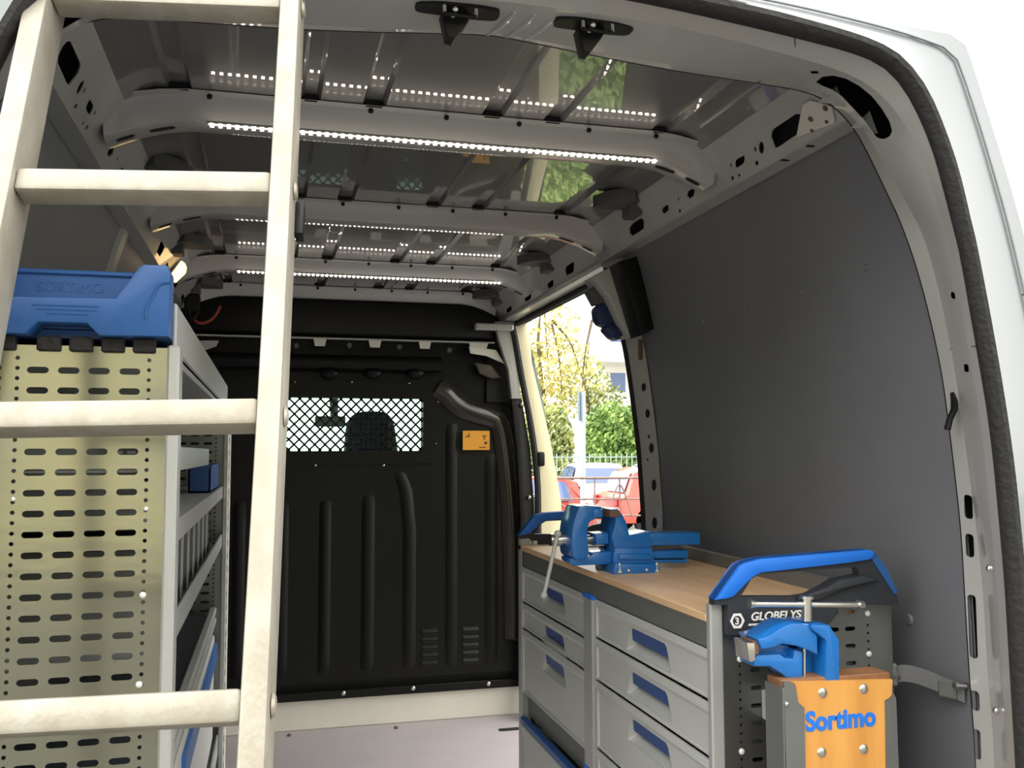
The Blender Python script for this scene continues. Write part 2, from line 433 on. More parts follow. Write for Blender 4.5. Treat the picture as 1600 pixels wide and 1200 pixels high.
def inside(p, poly):
    r = False; n = len(poly)
    for i in range(n):
        (x0, y0), (x1, y1) = poly[i], poly[i-1]
        if (y0 > p[1]) != (y1 > p[1]) and p[0] < (x1-x0)*(p[1]-y0)/(y1-y0)+x0: r = not r
    return r
def nearest(p, poly):
    best = None; n = len(poly); P = Vector((*p, 0))
    for i in range(n):
        a, c = Vector((*poly[i-1], 0)), Vector((*poly[i], 0)); t = max(0, min(1, (P-a).dot(c-a)/max(1e-9, (c-a).length_squared))); q = a.lerp(c, t)
        if best is None or (q-P).length < (best-P).length: best = q
    return best
def holed_band(hA, hB, polys, name, na=420, nb=18):
    """strip between two half curves with punched holes, edges snapped to the hole outline; both sides of the van"""
    A, D = resample(hA, 2000), resample(hB, 2000); A = [A[int(i*1999/(na-1))] for i in range(na)]; 
    dn = []; j = 0
    for i in range(na):
        k = i*(len(hA)-1)/(na-1); k0 = min(int(k), len(hA)-2); f_ = k-k0
        dn.append((hA[k0].lerp(hA[k0+1], f_), hB[k0].lerp(hB[k0+1], f_)))
    V = [[a.lerp(c, t/nb) for t in range(nb+1)] for a, c in dn]
    PX = [[proj(v) if v.y > .3 else (0, 0) for v in r] for r in V]
    ins = [[any(inside(p, q) for q in polys) for p in r] for r in PX]
    keep = {}
    for i in range(na-1):
        for t in range(nb):
            c = [(i, t), (i+1, t), (i+1, t+1), (i, t+1)]
            keep[i, t] = sum(ins[x][y] for x, y in c) < 3
    moved = {}
    for i in range(na):
        for t in range(nb+1):
            fc = [keep.get((i+x, t+y)) for x in (-1, 0) for y in (-1, 0)]
            if False in fc and True in fc:
                p = PX[i][t]; cand = [nearest(p, q) for q in polys]; q = min(cand, key=lambda c: (c-Vector((*p, 0))).length)
                i0, i1 = max(i-1, 0), min(i+1, na-1); t0, t1 = max(t-1, 0), min(t+1, nb)
                n = (V[i1][t]-V[i0][t]).cross(V[i][t1]-V[i][t0]).normalized()
                moved[i, t] = at_plane(q.x, q.y, V[i][t], n)
    b = B()
    for flip in (False, True):
        vv = [(mir(moved.get((i, t), V[i][t])) if flip else moved.get((i, t), V[i][t])) for i in range(na) for t in range(nb+1)]
        fs = [[i*(nb+1)+t, (i+1)*(nb+1)+t, (i+1)*(nb+1)+t+1, i*(nb+1)+t+1] for (i, t), k in keep.items() if k]
        b.raw(vv, fs)
    bmesh.ops.remove_doubles(b.bm, verts=b.bm.verts, dist=1e-6)
    bmesh.ops.delete(b.bm, geom=[v for v in b.bm.verts if not v.link_faces], context='VERTS')
    return b.done(name, M['paint'], trim4)
KID = [(1275, 128), (1285, 120), (1302, 118), (1322, 123), (1342, 134), (1362, 150), (1378, 170), (1390, 190), (1394, 205), (1390, 213), (1380, 218), (1370, 215), (1363, 205), (1350, 187), (1332, 168), (1315, 150), (1300, 140), (1285, 134)]
flange = holed_band(H2, H2b, [KID, [(1266, 111), (1279, 111), (1279, 115), (1266, 115)], [(1485, 456), (1491, 456), (1493, 467), (1487, 467)], [(1506, 569), (1513, 569), (1514, 581), (1507, 581)]], 'flange', 700, 22)
cuts = []
for (y0, y1) in ((772, 812), (833, 872), (928, 1030), (1078, 1112), (1138, 1188)):
    xl = 1506+(y0-770)*.035; xr = xl+13; s1 = (y1-y0)*.035
    cuts.append(roundpoly([(xl, y0), (xr, y0+3), (xr+s1, y1), (xl+s1, y1-3)], 5, 2))
ret = holed_band(H2b, H3, cuts, 'return_edge', 600, 14)
b = B(); b.loft([[p+Vector((0, .003, 0)) for p in full(H3)], [Vector((q.x, 1.404, q.z)) for q in (grow(p, 1.404) for p in full(HX))]]); b.done('box_closure', M['rubber'], trim4)
for (u, v) in ((1310, 152), (1362, 192)):
    q = at(u, v, Y=1.34); b = B(); b.raw([q+Vector((-.02, 0, -.012)), q+Vector((.012, 0, -.018)), q+Vector((.004, .01, .025)), q+Vector((-.02, .03, .0)), q+Vector((.012, .03, -.006))], [[0, 1, 2], [0, 3, 2], [1, 4, 2]]); b.done('gusset', M['paint'], trim4, sm=0)
for (u, v) in ((1546, 888), (1557, 1110)):
    p = at(u, v, Y=1.28); b = B(); b.sphere(p, .006, (1, 1, 1), 10, 6); b.done('stud', M['steel'], trim4)
# weld seams
for c in ((1241, 57, 1243, 85, 1182, 130),):
    b = B(); b.tube([at(c[0], c[1], Y=1.2)-Vector((0, .001, .001)), at(c[2], c[3], Y=1.24)-Vector((0, .001, .001)), at(c[4], c[5], Y=1.4)-Vector((0, 0, .001))], .0012, 5); b.done('seam', M['pad'], trim4)
b = B(); b.tube([at(1525, 541, Y=1.2)+Vector((-.001, -.001, 0)), at(1487, 545, Y=1.36)+Vector((-.001, 0, 0)), at(1469, 556, Y=1.4)+Vector((-.001, 0, 0))], .0012, 5); b.done('seam', M['pad'], trim4)
# rubber seal: a fat bulb between lip and outer face
b = B(); a0, a1 = full(H0), full(H1); rings = []
for i in range(len(a0)):
    c = (a0[i]+a1[i])/2; e = (a1[i]-a0[i])/2; n = Vector((0, -1, 0)); n = (n-e.normalized()*n.dot(e.normalized())).normalized()
    rings.append([c+e*math.cos(t)*1.0+n*math.sin(t)*.014 for t in [2*math.pi*k/10 for k in range(10)]])
b.loft(rings, closed_ring=True, caps=True); seal = b.done('rubber_seal', M['rubber'], trim4)
# outer body: rear corner face and the outside skin
b = B(); b.loft([full(H0), [(p+q)/2+Vector((0, .004, 0)) for p, q in zip(full(H0), full(HX))], full(HX)]); face = tag(b.done('wall_rear', M['body'], sm=60), kind='structure')
b = B(); hx = full(HX); lo = [p.lerp(q, .72) for p, q in zip(full(H0), hx)]
b.tube([p+Vector((0, -.001, 0)) for p in lo[:178]], .002, 6); b.done('drip_bead', M['body'], face)
b = B(); b.tube([at(1552, 466, Y=1.195), at(1600, 460, Y=1.195), at(1640, 456, Y=1.195)], .0022, 6); b.done('panel_gap', M['pad'], face)
st = [1.2, 1.45, 2.80, 4.12, 4.45]
rings = [full(HX)] + [[grow(p, y) for p in full(HX)] for y in st[1:]]
b = B()
b.loft(rings, skip=lambda i, k: i == 2 and rings[2][k].x > X0+.5 and rings[2][k].z < 1.79)
tag(b.done('wall_outer', M['body'], sm=60), kind='structure')

# header: raised ribs and the two door strikers
def zhead(y): return 1.829+(y-1.24)*.075
for px in (792, 825, 858):
    p = at(px, 25, Z=1.835)
    b = B(); b.tube([(p.x+.006, 1.27, zhead(1.27)-.001), (p.x, 1.31, zhead(1.31)-.001), (p.x-.012, 1.37, zhead(1.37)+.001)], [.003, .0055, .003], 8); b.done('pressed_rib', M['paint'], trim4)
def striker(u, v, label):
    c = at(u, v, Z=1.828); t = empty('door_striker', c, label, 'latch', 'door strikers on the rear header')
    x, y, z = c
    b = B(); b.prism(roundpoly([(x-.062, y-.014), (x-.03, y-.022), (x+.03, y-.022), (x+.062, y-.016), (x+.062, y+.012), (x+.03, y+.016), (x-.06, y+.012)], .01), 'Z', z-.004, z+.012); b.done('base_plate', M['black'], t)
    b = B(); pl = [(x-.022, z-.004), (x+.022, z-.004), (x+.014, z-.018), (x-.004, z-.042), (x-.014, z-.040)]
    b.prism(pl, 'Y', y+.0, y+.03, bev=.003); b.done('hook_housing', M['black'], t)
    b = B(); b.tube([(x-.022, y-.018, z), (x-.022, y-.018, z-.016), (x+.024, y-.018, z-.016), (x+.024, y-.018, z)], .0028, 8); b.done('striker_bar', M['black'], t)
    for dx in (-.022, .024):
        b = B(); b.cyl((x+dx, y-.018, z+.002), (x+dx, y-.018, z-.014), .0036, n=8); b.done('striker_pin', M['steel'], t)
    for dy in (-.006, .012):
        b = B(); b.sphere((x-.006, y+dy-.012, z-.008), .005, u=8, v=6); b.done('bolt', M['steel'], t)
striker(714, 16, 'black door striker on the rear header nearer the ladder')
striker(926, 40, 'black door striker on the rear header farther from the ladder, nearer the grey lining')

# black clip on the right rear pillar
t = tag(B().tube([at(1488, 614, Y=1.375), at(1491, 625, Y=1.37), at(1491, 640, Y=1.36), at(1484, 655, Y=1.355), at(1480, 671, Y=1.355)], [.004, .006, .006, .0055, .006], 8).done('coat_clip', M['black']), 'small black clip hanging on the white rear pillar', 'clip')

# ------------------------------------------------------------------ side door opening
d1 = empty('door_1'); tag(d1, kind='structure')
# C pillar: perforated face from the lining edge to the seal
zs = [1.80, 1.7, 1.6, 1.5, 1.4, 1.3, 1.2, 1.1, 1.0, .9, .8, .5, 0]
b = B(); A = [Vector((wallx(z)-.004, 2.695, z)) for z in zs]; D = [Vector((wallx(z)-.022, 2.79, z)) for z in zs]
E_ = [Vector((wallx(z)+.07, 2.80, z)) for z in zs]
b.loft([A, D]); b.done('rear_post', M['paint'], d1)
b = B(); b.loft([D, E_]); b.done('rear_post_return', M['paint'], d1)
for (u, v, a, b_) in ((1006, 605, 3.4, 6.5), (1012, 646, 3.4, 7), (1014, 682, 1.5, 3), (1018, 700, 3.6, 8), (1022, 758, 3.6, 9), (1023, 817, 3.8, 9), (1012, 718, 1.2, 2)):
    def onp(u, v):
        z = 1.2
        for _ in range(4): p = at(u, v, Y=2.745); z = p.z
        nrm = Vector((.095, .018, 0)).normalized(); P = Vector((wallx(z)-.013, 2.7425, z)); return at_plane(u, v, P, nrm)+Vector((-.0006, 0, 0))
    P = [onp(x, y) for x, y in ell(u, v, a, b_, 12)]
    h = B(); h.loft([P, [q+Vector((.004, 0, 0)) for q in P]], closed_ring=True, caps=True); h.done('punched_hole_shade', M['hollow_dark'], d1)
b = B(); b.tube([p+Vector((0, .012, 0)) for p in smoothline(D, 1)], .011, 8); b.done('rear_seal', M['rubber'], d1)
# upper C pillar box and its black side pad
b = B(); b.prism([(q.x, q.z) for q in (at(*p_, Y=2.69) for p_ in ((926, 432), (978, 404), (1005, 521), (986, 527), (968, 500), (950, 462), (938, 447)))], 'Y', 2.69, 2.78, bev=.005); b.done('upper_post_box', M['paint'], d1)
b = B(); b.prism([(q.x, q.z) for q in (at(*p_, Y=2.60) for p_ in ((968, 408), (1001, 398), (1023, 513), (1003, 524)))], 'Y', 2.60, 2.695, bev=.006); b.done('side_pad', M['black'], d1)
b = B(); b.box(1.112, 1.126, 2.69, 2.70, 1.475, 1.54, .004); b.done('wiring_hole', M['brown'], d1)
# top rail of the opening and seal
b = B(); b.box(1.02, 1.10, 2.78, 4.15, 1.782, 1.80, .004); b.done('door_header', M['paint'], d1)
b = B(); b.box(1.075, 1.105, 2.78, 4.12, 1.765, 1.783, .006); b.done('header_seal', M['rubber'], d1)
b = B(); b.box(.97, 1.10, 4.172, 4.197, 1.42, 1.90); b.done('post_filler', M['black'], d1)
b = B(); b.box(1.072, 1.08, 2.75, 4.2, 1.79, 1.95); b.done('header_back', M['rubber'], d1)
b = B(); b.box(.885, 1.06, 4.02, 4.06, 1.735, 1.765, .005); b.done('corner_brace', M['paint'], d1)
# B pillar: white inner post, black trim, seal, cream jamb
b = B(); P0 = [(.985, 1.78), (1.075, 1.78), (1.082, 1.70), (1.09, 1.56), (1.105, 1.43), (1.06, 1.43), (1.045, 1.56), (1.0, 1.70)]
b.prism(P0, 'Y', 4.06, 4.10, bev=.004); b.done('front_post', M['paint'], d1)
b = B(); b.prism([(1.06, 1.43), (1.11, 1.43), (1.15, 1.2), (1.165, .95), (1.17, .5), (1.17, 0), (1.10, 0), (1.10, .9), (1.085, 1.2)], 'Y', 4.07, 4.11, bev=.006); b.done('front_post_trim', M['black'], d1)
SB = smoothline([at(u, v, Y=4.06) for u, v in ((800, 508), (806, 535), (815, 590), (827, 650), (835, 700), (840, 750), (841, 790))]+[Vector((1.18, 4.06, .5)), Vector((1.18, 4.06, 0))], 2)
b = B(); b.tube(SB, .015, 8); b.done('front_seal', M['rubber'], d1)
J0 = [at(u, v, Y=4.1) for u, v in ((803, 508), (815, 570), (838, 700), (840, 783))]; J1 = [at(u, v, Y=4.13) for u, v in ((822, 500), (828, 570), (856, 687), (873, 783))]
b = B(); q = [(p.x, p.z) for p in J0]+[(1.19, .3), (1.32, .3)]+[(p.x, p.z) for p in J1[::-1]]
b.prism(q, 'Y', 4.09, 4.13, bev=.004); b.done('front_jamb', M['jamb'], d1)
p = at(846, 713, Y=4.06); b = B(); b.box(p.x-.02, p.x+.012, 4.04, 4.09, p.z-.045, p.z+.02, .008, 2); b.done('striker', M['black'], d1)
for (u, v) in ((827, 777), (815, 632)):
    p = at(u, v, Y=4.06); b = B(); b.sphere(p, .010, u=8, v=6); b.done('screw', M['steel'], d1)
# blue hooks and grey stub clipped to the pillar
M['darknavy'] = mat('dark_navy_plastic', (.008, .028, .11), .45)
t = empty('pillar_hook', (0, 0, 0), 'dark blue plastic double hook clipped to the pillar of the side door opening', 'hook')
b = B(); b.prism(roundpoly([(q.x, q.z) for q in (at(*p_, Y=2.735) for p_ in ((931, 482), (936, 475), (957, 472), (962, 478), (966, 505), (958, 506), (952, 511), (938, 506), (933, 497)))], .008), 'Y', 2.735, 2.79, bev=.008); b.done('upper_hook', M['darknavy'], t)
b = B(); b.prism(roundpoly([(q.x, q.z) for q in (at(*p_, Y=2.735) for p_ in ((945, 514), (951, 505), (962, 507), (988, 519), (982, 525), (972, 524), (970, 531), (958, 528)))], .008), 'Y', 2.735, 2.79, bev=.008); b.done('lower_hook', M['darknavy'], t)
b = B(); b.prism([(q.x, q.z) for q in (at(*p_, Y=2.735) for p_ in ((918, 455), (940, 440), (955, 471), (930, 477)))], 'Y', 2.735, 2.775, bev=.004); b.done('stub', M['pad'], t)

# ------------------------------------------------------------------ bulkhead
wf = empty('wall_front'); tag(wf, kind='structure')
WIN = [(.075, 1.197), (.672, 1.197), (.672, 1.432), (.075, 1.432)]
b = B(); b.prism([(-.6, .125), (1.16, .125), (1.16, .9), (1.12, 1.3), (1.09, 1.5), (1.02, 1.70), (1.02, 1.94), (-.6, 1.94)], 'Y', YB, YB+.03, [WIN]); b.done('back_sheet', M['bulk'], wf)
# the raised moulded panel with its rounded shoulder
SH = [(p.x, p.z) for p in (at(u, v, Y=4.12) for u, v in ((640, 584), (695, 589), (712, 600), (725, 616), (745, 626), (785, 637), (800, 652), (809, 690), (816, 750), (823, 830), (826, 1000)))]
out = [(-.45, .20), (1.148, .20)] + SH[::-1] + [(.05, 1.54), (-.3, 1.50), (-.45, 1.30)]
winr = roundpoly(WIN, .02)
t_ = B(); t_.plate(out, lambda p, d: Vector((p[0], 4.165+d, p[1])), .03, [winr]); moulded = t_.done('moulded_panel', M['bulk'], wf)
# shoulder roll: a fat rounded edge following the outline
E1 = smoothline([Vector((x, 4.175, z)) for x, z in SH[1:]]+[Vector((1.148, 4.175, .2))], 2)
b = B(); rings = []
for i, p in enumerate(E1):
    tn = (E1[min(i+1, len(E1)-1)]-E1[max(i-1, 0)]).normalized(); n = Vector((tn.z, 0, -tn.x))
    if n.x < 0 and n.z < 0: n = -n
    rings.append([p-n*.10+Vector((0, -.016, 0)), p-n*.075+Vector((0, -.040, 0)), p-n*.045+Vector((0, -.042, 0)), p-n*.018+Vector((0, -.026, 0)), p+Vector((0, -.004, 0)), p+n*.004+Vector((0, .02, 0)), p+n*.004+Vector((0, .03, 0))])
b.loft(rings); b.done('shoulder_roll', mat('glossy_black_shoulder', (.03, .026, .02), .16), wf, sm=70)
# vertical ridges
for (x0, x1, z1) in ((.222, .265, .98), (.406, .454, 1.0), (.589, .638, 1.10), (.780, .826, 1.32), (.962, 1.013, 1.18), (.04, .085, .98), (-.14, -.095, .98), (-.32, -.275, .98)):
    b = B(); c = (x0+x1)/2; h = (x1-x0)/2; rings = []
    top = [(0, 0), (.02, .6), (.05, 1)]
    zsr = [.24, .27, .32] + [.32+(z1-.4)*i/4 for i in range(1, 5)] + [z1-.03, z1]
    sc = [.2, .8, 1, 1, 1, 1, 1, .8, .2]
    for z, k in zip(zsr, sc):
        bend = .05*max(0, (z-(z1-.2))/.2)**2 if x0 in (.589, .780) else 0
        bend = -bend if x0 == .589 else 0
        rings.append([Vector((c+bend-h*1.3, 4.166, z)), Vector((c+bend-h*.8, 4.166-.006*k, z)), Vector((c+bend-h*.3, 4.166-.011*k, z)), Vector((c+bend+h*.3, 4.166-.011*k, z)), Vector((c+bend+h*.8, 4.166-.006*k, z)), Vector((c+bend+h*1.3, 4.166, z))])
    b.loft(rings); b.done('ridge', M['bulk'], wf, sm=60)
# louvres
for x0 in (.672, .857):
    for i in range(5):
        z = .405-i*.034; b = B()
        b.raw([(x0, 4.164, z), (x0+.07, 4.164, z), (x0+.07, 4.153, z-.014), (x0, 4.153, z-.014), (x0, 4.164, z-.017), (x0+.07, 4.164, z-.017)], [[0, 1, 2, 3], [3, 2, 5, 4], [0, 3, 4], [1, 5, 2]])
        b.done('louvre', M['bulk'], wf)
        b = B(); b.box(x0+.003, x0+.067, 4.160, 4.1645, z-.026, z-.018); b.done('louvre_gap_shade', M['hollow_dark'], wf)
# upper bulges and tie bar
b = B(); b.tube([(x, 4.15, 1.585) for x in (-.4, 0, .4, .75)], .035, 12); b.done('upper_bulge', M['bulk'], wf)
for (u, v) in ((515, 578), (583, 578), (650, 578)):
    p = at(u, v, Y=4.12); b = B(); b.sphere((p.x, 4.135, p.z-.015), .04, (1, .5, .6)); b.done('dent_boss', M['bulk'], wf)
b = B(); q = [(p.x, p.z) for p in (at(u, v, Y=4.13) for u, v in ((742, 566), (768, 570), (783, 590), (770, 592), (750, 584)))]
b.prism(q, 'Y', 4.13, 4.16, bev=.008); b.done('corner_boss', mat('brown_plastic', (.10, .085, .065), .4), wf)
# black overhead cover, white tie strip and tabs
b = B(); b.box(-.45, 1.0, 4.11, 4.16, 1.70, 1.86, .02, 3); b.done('overhead_cover', M['black'], wf)
b = B(); b.box(-.36, .99, 4.10, 4.13, 1.684, 1.69); strip = b.done('tie_strip', M['paint'], wf)
for (u, v) in ((500, 535), (586, 537), (664, 541), (748, 548)):
    p = at(u, v, Y=4.1); b = B(); wd = .028 if u != 748 else .045
    b.prism([(p.x-wd, 1.685), (p.x+wd, 1.685), (p.x+wd*.75, 1.652), (p.x-wd*.75, 1.652)], 'Y', 4.10, 4.106); b.done('tab', M['sill'], wf)
b = B(); b.prism([(q.x, q.z) for q in (at(*p_, Y=4.1) for p_ in ((312, 532), (342, 532), (338, 541), (318, 548)))], 'Y', 4.10, 4.11); b.done('tab', M['paint'], wf)
b = B(); b.prism([(q.x, q.z) for q in (at(*p_, Y=4.09) for p_ in ((733, 541), (775, 547), (788, 568), (760, 556), (735, 552)))], 'Y', 4.09, 4.10); b.done('gusset', M['sill'], wf)
for (u, v) in ((463, 537), (546, 536), (624, 539), (702, 544)):
    p = at(u, v, Y=4.1); b = B(); b.cyl((p.x, 4.12, p.z-.01), (p.x, 4.09, p.z-.01), .011, n=10); b.done('stud', M['pad'], wf)
for (u, v) in ((461, 597), (550, 597), (640, 599), (685, 628), (682, 693), (493, 727), (600, 727), (537, 1084), (646, 1076), (764, 1069)):
    p = at(u, v, Y=4.15); r = .006 if v < 1000 else .011
    b = B(); b.sphere((p.x, 4.158, p.z), r, (1, .6, 1), 8, 6); b.done('screw', M['steel'], wf)
b = B(); b.box(-.45, 1.15, 4.155, 4.165, .13, .165, .003); b.done('bottom_flange', M['bulk'], wf)
# window frame plate, glass and guard grille
w1 = empty('window_1'); tag(w1, kind='structure')
b = B(); b.prism(roundpoly([(.0, 1.14), (.745, 1.14), (.745, 1.50), (.0, 1.50)], .02), 'Y', 4.155, 4.166, [winr]); b.done('window_frame', M['bulk'], w1)
b = B(); cx, cz, pit = .3735, 1.3145, .0445
seg = []
for k in range(-12, 13):
    for sgn in (1, -1):
        c0 = k*pit*1.0
        # line z-cz = sgn*(x-cx-c0): clip to the window
        lo = max(.075, cx+c0+min((1.197-cz)*sgn, (1.432-cz)*sgn)); hi = min(.672, cx+c0+max((1.197-cz)*sgn, (1.432-cz)*sgn))
        if hi-lo > .01: seg.append((Vector((lo, 4.172, cz+sgn*(lo-cx-c0))), Vector((hi, 4.172, cz+sgn*(hi-cx-c0)))))
for a, c in seg:
    d = (c-a).normalized(); n = Vector((-d.z, 0, d.x))*.0042
    b.raw([a-n, a+n, c+n, c-n, a-n+Vector((0, .004, 0)), a+n+Vector((0, .004, 0)), c+n+Vector((0, .004, 0)), c-n+Vector((0, .004, 0))], [[0, 1, 2, 3], [7, 6, 5, 4], [0, 3, 7, 4], [1, 5, 6, 2]])
b.done('guard_grille', M['black'], w1)
gm = bpy.data.materials.new('tinted_glass'); gm.use_nodes = True; nt = gm.node_tree; nt.nodes.clear()
o_ = nt.nodes.new('ShaderNodeOutputMaterial'); mx = nt.nodes.new('ShaderNodeMixShader'); tr = nt.nodes.new('ShaderNodeBsdfTransparent'); gl = nt.nodes.new('ShaderNodeBsdfGlossy'); fr = None
tr.inputs[0].default_value = (.80, .93, .90, 1); gl.inputs['Roughness'].default_value = .02; mx.inputs[0].default_value = .012
nt.links.new(tr.outputs[0], mx.inputs[1]); nt.links.new(gl.outputs[0], mx.inputs[2]); nt.links.new(mx.outputs[0], o_.inputs[0])
M['glass'] = gm
b = B(); b.box(.07, .68, 4.19, 4.194, 1.19, 1.44); b.done('window_pane', M['glass'], w1)
# hazard sticker
q0, q1 = at(723, 673, Y=4.145), at(765, 703, Y=4.145)
b = B(); b.box(q0.x, q1.x, 4.143, 4.1455, q1.z, q0.z); stk = tag(b.done('warning_sticker', M['sticker']), 'small orange warning sticker on the black bulkhead', 'sticker')
for (u, v, wd, ht) in ((731, 682, .02, .004), (757, 681, .02, .004), (733, 679, .004, .016), (757, 684, .004, .016), (759, 692, .012, .012), (754, 699, .03, .004)):
    p = at(u, v, Y=4.142); b = B(); b.box(p.x-wd/2, p.x+wd/2, 4.141, 4.143, p.z-ht/2, p.z+ht/2, M=None); b.done('print', M['ink'], stk)

# cab behind the bulkhead
cab = empty('wall_cab'); tag(cab, kind='structure')
b = B(); b.box(-.62, 1.10, 4.23, 5.6, 1.60, 1.66, .02); b.done('cab_roof', M['black'], cab)
b = B(); b.box(-.66, 1.34, 4.23, 6.4, -.3, -.2); b.done('cab_floor', M['black'], cab)
b = B(); b.box(-.6, 1.28, 5.7, 6.3, -.2, .92, .08, 3); b.done('dashboard', M['black'], cab)
for x in (-.62, 1.26):
    b = B(); b.box(x, x+.05, 4.23, 6.3, -.2, .98, .01); b.done('cab_door', M['black'], cab)
    b = B(); b.tube([(x+.025, 5.55, 1.62), (x+.025, 6.25, .92)], .05, 8); b.done('windscreen_pillar', M['black'], cab)
b = B(); b.raw([(-.6, 5.6, 1.60), (1.27, 5.6, 1.60), (1.27, 6.28, .92), (-.6, 6.28, .92)], [[0, 1, 2, 3]]); b.done('windscreen', M['glass'], cab, sm=0)
t = empty('cab_seat', (.52, 4.62, .0), 'black cab seat with a broad headrest seen through the guard grille', 'seat')
hd = [(q.x, q.z) for q in (at(*p_, Y=4.6) for p_ in ((537, 715), (541, 665), (550, 648), (565, 643), (595, 643), (608, 648), (616, 665), (622, 715)))]
M['seat'] = mat('black_seat_fabric', (.02, .022, .022), .8, noise=.2, nscale=30, bump=.2, bscale=150)
b = B(); b.prism(roundpoly(hd, .03), 'Y', 4.56, 4.66, bev=.02, seg=3); b.done('headrest', M['seat'], t)
b = B(); b.prism(roundpoly([(.28, .35), (.76, .35), (.76, .9), (.68, 1.16), (.36, 1.16), (.28, .9)], .06), 'Y', 4.5, 4.64, bev=.03, seg=3); b.done('backrest', M['seat'], t)
b = B(); b.box(.28, .76, 4.6, 5.15, .1, .38, .05, 3); b.done('seat_cushion', M['seat'], t)
t = empty('rear_view_mirror', at(512, 658, Y=5.4), 'small dark rear view mirror seen through the guard grille', 'mirror')
q0, q1 = at(492, 650, Y=5.4), at(540, 667, Y=5.4)
b = B(); b.box(q0.x, q1.x, 5.39, 5.42, q1.z, q0.z, .008, 2); b.done('mirror_head', M['pad'], t)
b = B(); b.cyl(at(522, 652, Y=5.41), (at(522, 652, Y=5.41).x, 5.5, 1.61), .022, .03); b.done('stem', M['pad'], t)

# ------------------------------------------------------------------ LED strips and dome lamp
ledm = B(); ledm.box(-.0036, .0036, -.005, .003, -.005, .001); ledmesh = ledm.mesh('led', 0); ledmesh.materials.append(M['led'])
def led_strip(y, x0, x1, label):
    z = 1.859
    t = empty('led_strip', ((x0+x1)/2, y, z), label, 'light', 'light strips on the roof beams')
    b = B(); b.box(x0, x1, y-.006, y+.006, z-.001, z+.002); b.done('carrier', M['white'], t)
    n = 60
    for i in range(n): put(ledmesh, 'led', (x0+(x1-x0)*(i+.5)/n, y-.001, z-.001), t)
led_strip(1.947, -.13, .856, 'long lit strip of small lamps on the roof beam nearest the rear')
led_strip(3.534, -.124, .88, 'lit strip of small lamps on the farther roof beam by the bulkhead')
t = empty('dome_lamp', at(279, 423, Y=3.3), 'small warm glowing lamp on the left roof rail above the blue tray', 'lamp')
P = [at(u, v, Y=3.3) for u, v in ((266, 432), (284, 408), (291, 414), (289, 424), (272, 440))]
b = B(); b.prism(roundpoly([(p.x, p.z) for p in P], .006), 'Y', 3.28, 3.34, bev=.004); b.done('lens', M['dome'], t)
b = B(); b.prism([(p.x-.012, p.z+.008) for p in P], 'Y', 3.345, 3.375, bev=.004); b.done('housing', M['black'], t)

# wiring by the bulkhead
t = empty('wiring_plug', at(303, 480, Y=3.98), 'black wiring connector with a drooping red wire at the end of the last beam', 'wiring')
q0, q1 = at(289, 459, Y=3.98), at(312, 488, Y=3.98)
b = B(); b.box(q0.x, q1.x, 3.96, 4.03, q1.z, q0.z, .006); b.done('connector', M['black'], t)
b = B(); b.tube(smoothline([at(u, v, Y=3.97) for u, v in ((297, 470), (295, 492), (302, 500), (310, 485), (318, 490))], 2), .008, 8); b.done('sleeve', M['black'], t)
b = B(); b.tube(smoothline([at(u, v, Y=3.97) for u, v in ((344, 478), (338, 492), (326, 503), (312, 506), (304, 500))], 2), .006, 8); b.done('wire', M['red_wire'], t)

# ------------------------------------------------------------------ ladder
LP = Vector((-.002, 1.0658, 1.4922)); LD = Vector((-.03112, -.35310, -.93507)).normalized()
LR = Vector((-.99094, .13317, -.01731)); LR = (LR-LD*LR.dot(LD)).normalized(); LN = LD.cross(LR).normalized()
if LN.y > 0: LN = -LN                                    # towards the camera
LWID, LPIT = .2715, .28
lad = empty('ladder', LP+LD*2.2, 'worn aluminium ladder leaning against the rear header of the van', 'ladder')
def lbox(name, r0, r1, d0, d1, n0, n1, bev, m=None):
    """box in ladder axes: r to the left, d down, n towards the viewer"""
    b = B(); b.box(r0, r1, n0, n1, d0, d1, bev, 2)
    for v in b.bm.verts: v.co = LP+LR*v.co.x+LN*v.co.y+LD*v.co.z
    return b.done(name, m or M['alu'], lad)
for (r0, r1) in ((-.024, .0), (LWID, LWID+.026)):
    lbox('stile', r0, r1, -.75, 2.2, -.045, .014, .004)
for r in (-.028, LWID+.02):
    lbox('foot', r, r+.036, 2.17, 2.24, -.055, .024, .006, M['rubber'])
for k in range(-2, 8):
    lbox('rung', .0, LWID, LPIT*k-.0145, LPIT*k+.0145, -.026, .006, .0045)
for k in range(-2, 8):
    b = B(); p = LP+LR*-.025+LD*(LPIT*k)+LN*-.012; b.cyl(p, p-LR*.003, .011, .008, 12); b.done('rung_rivet', M['alu'], lad)
lbox('stop_bracket', -.034, -.024, .0, .045, -.05, -.03, .002, M['black'])

# ------------------------------------------------------------------ left shelving unit
sh = empty('shelving_unit', (-.3, 2.2, 0), 'tall perforated metal shelving unit along the left side behind the ladder', 'shelving')
YS = 1.36; XF = -.135
def slot_panel(name, y, m, z0=0.02, z1=1.335):
    hs = []
    for i in range(47):
        z = 1.3015-i*.02735
        if z < z0+.02: break
        for x in (-.3005, -.2625, -.2245, -.1855, -.3705, -.409, -.447): hs.append(capsule(x, z, .027, .0088, 4))
    z = 1.3175
    while z > z0+.02:
        for x in (-.161, -.3255, -.347): hs.append(ell(x, z, .0029, .0029, 8))
        z -= .01368
    b = B(); b.plate([(-.49, z0), (-.137, z0), (-.137, z1), (-.49, z1)], lambda p, d: Vector((p[0], y+d, p[1])), .0018, hs)
    return b.done(name, m, sh, sm=0)
pan = slot_panel('end_panel', YS, M['zinc'])
slot_panel('end_panel', 3.08, M['dzinc'])
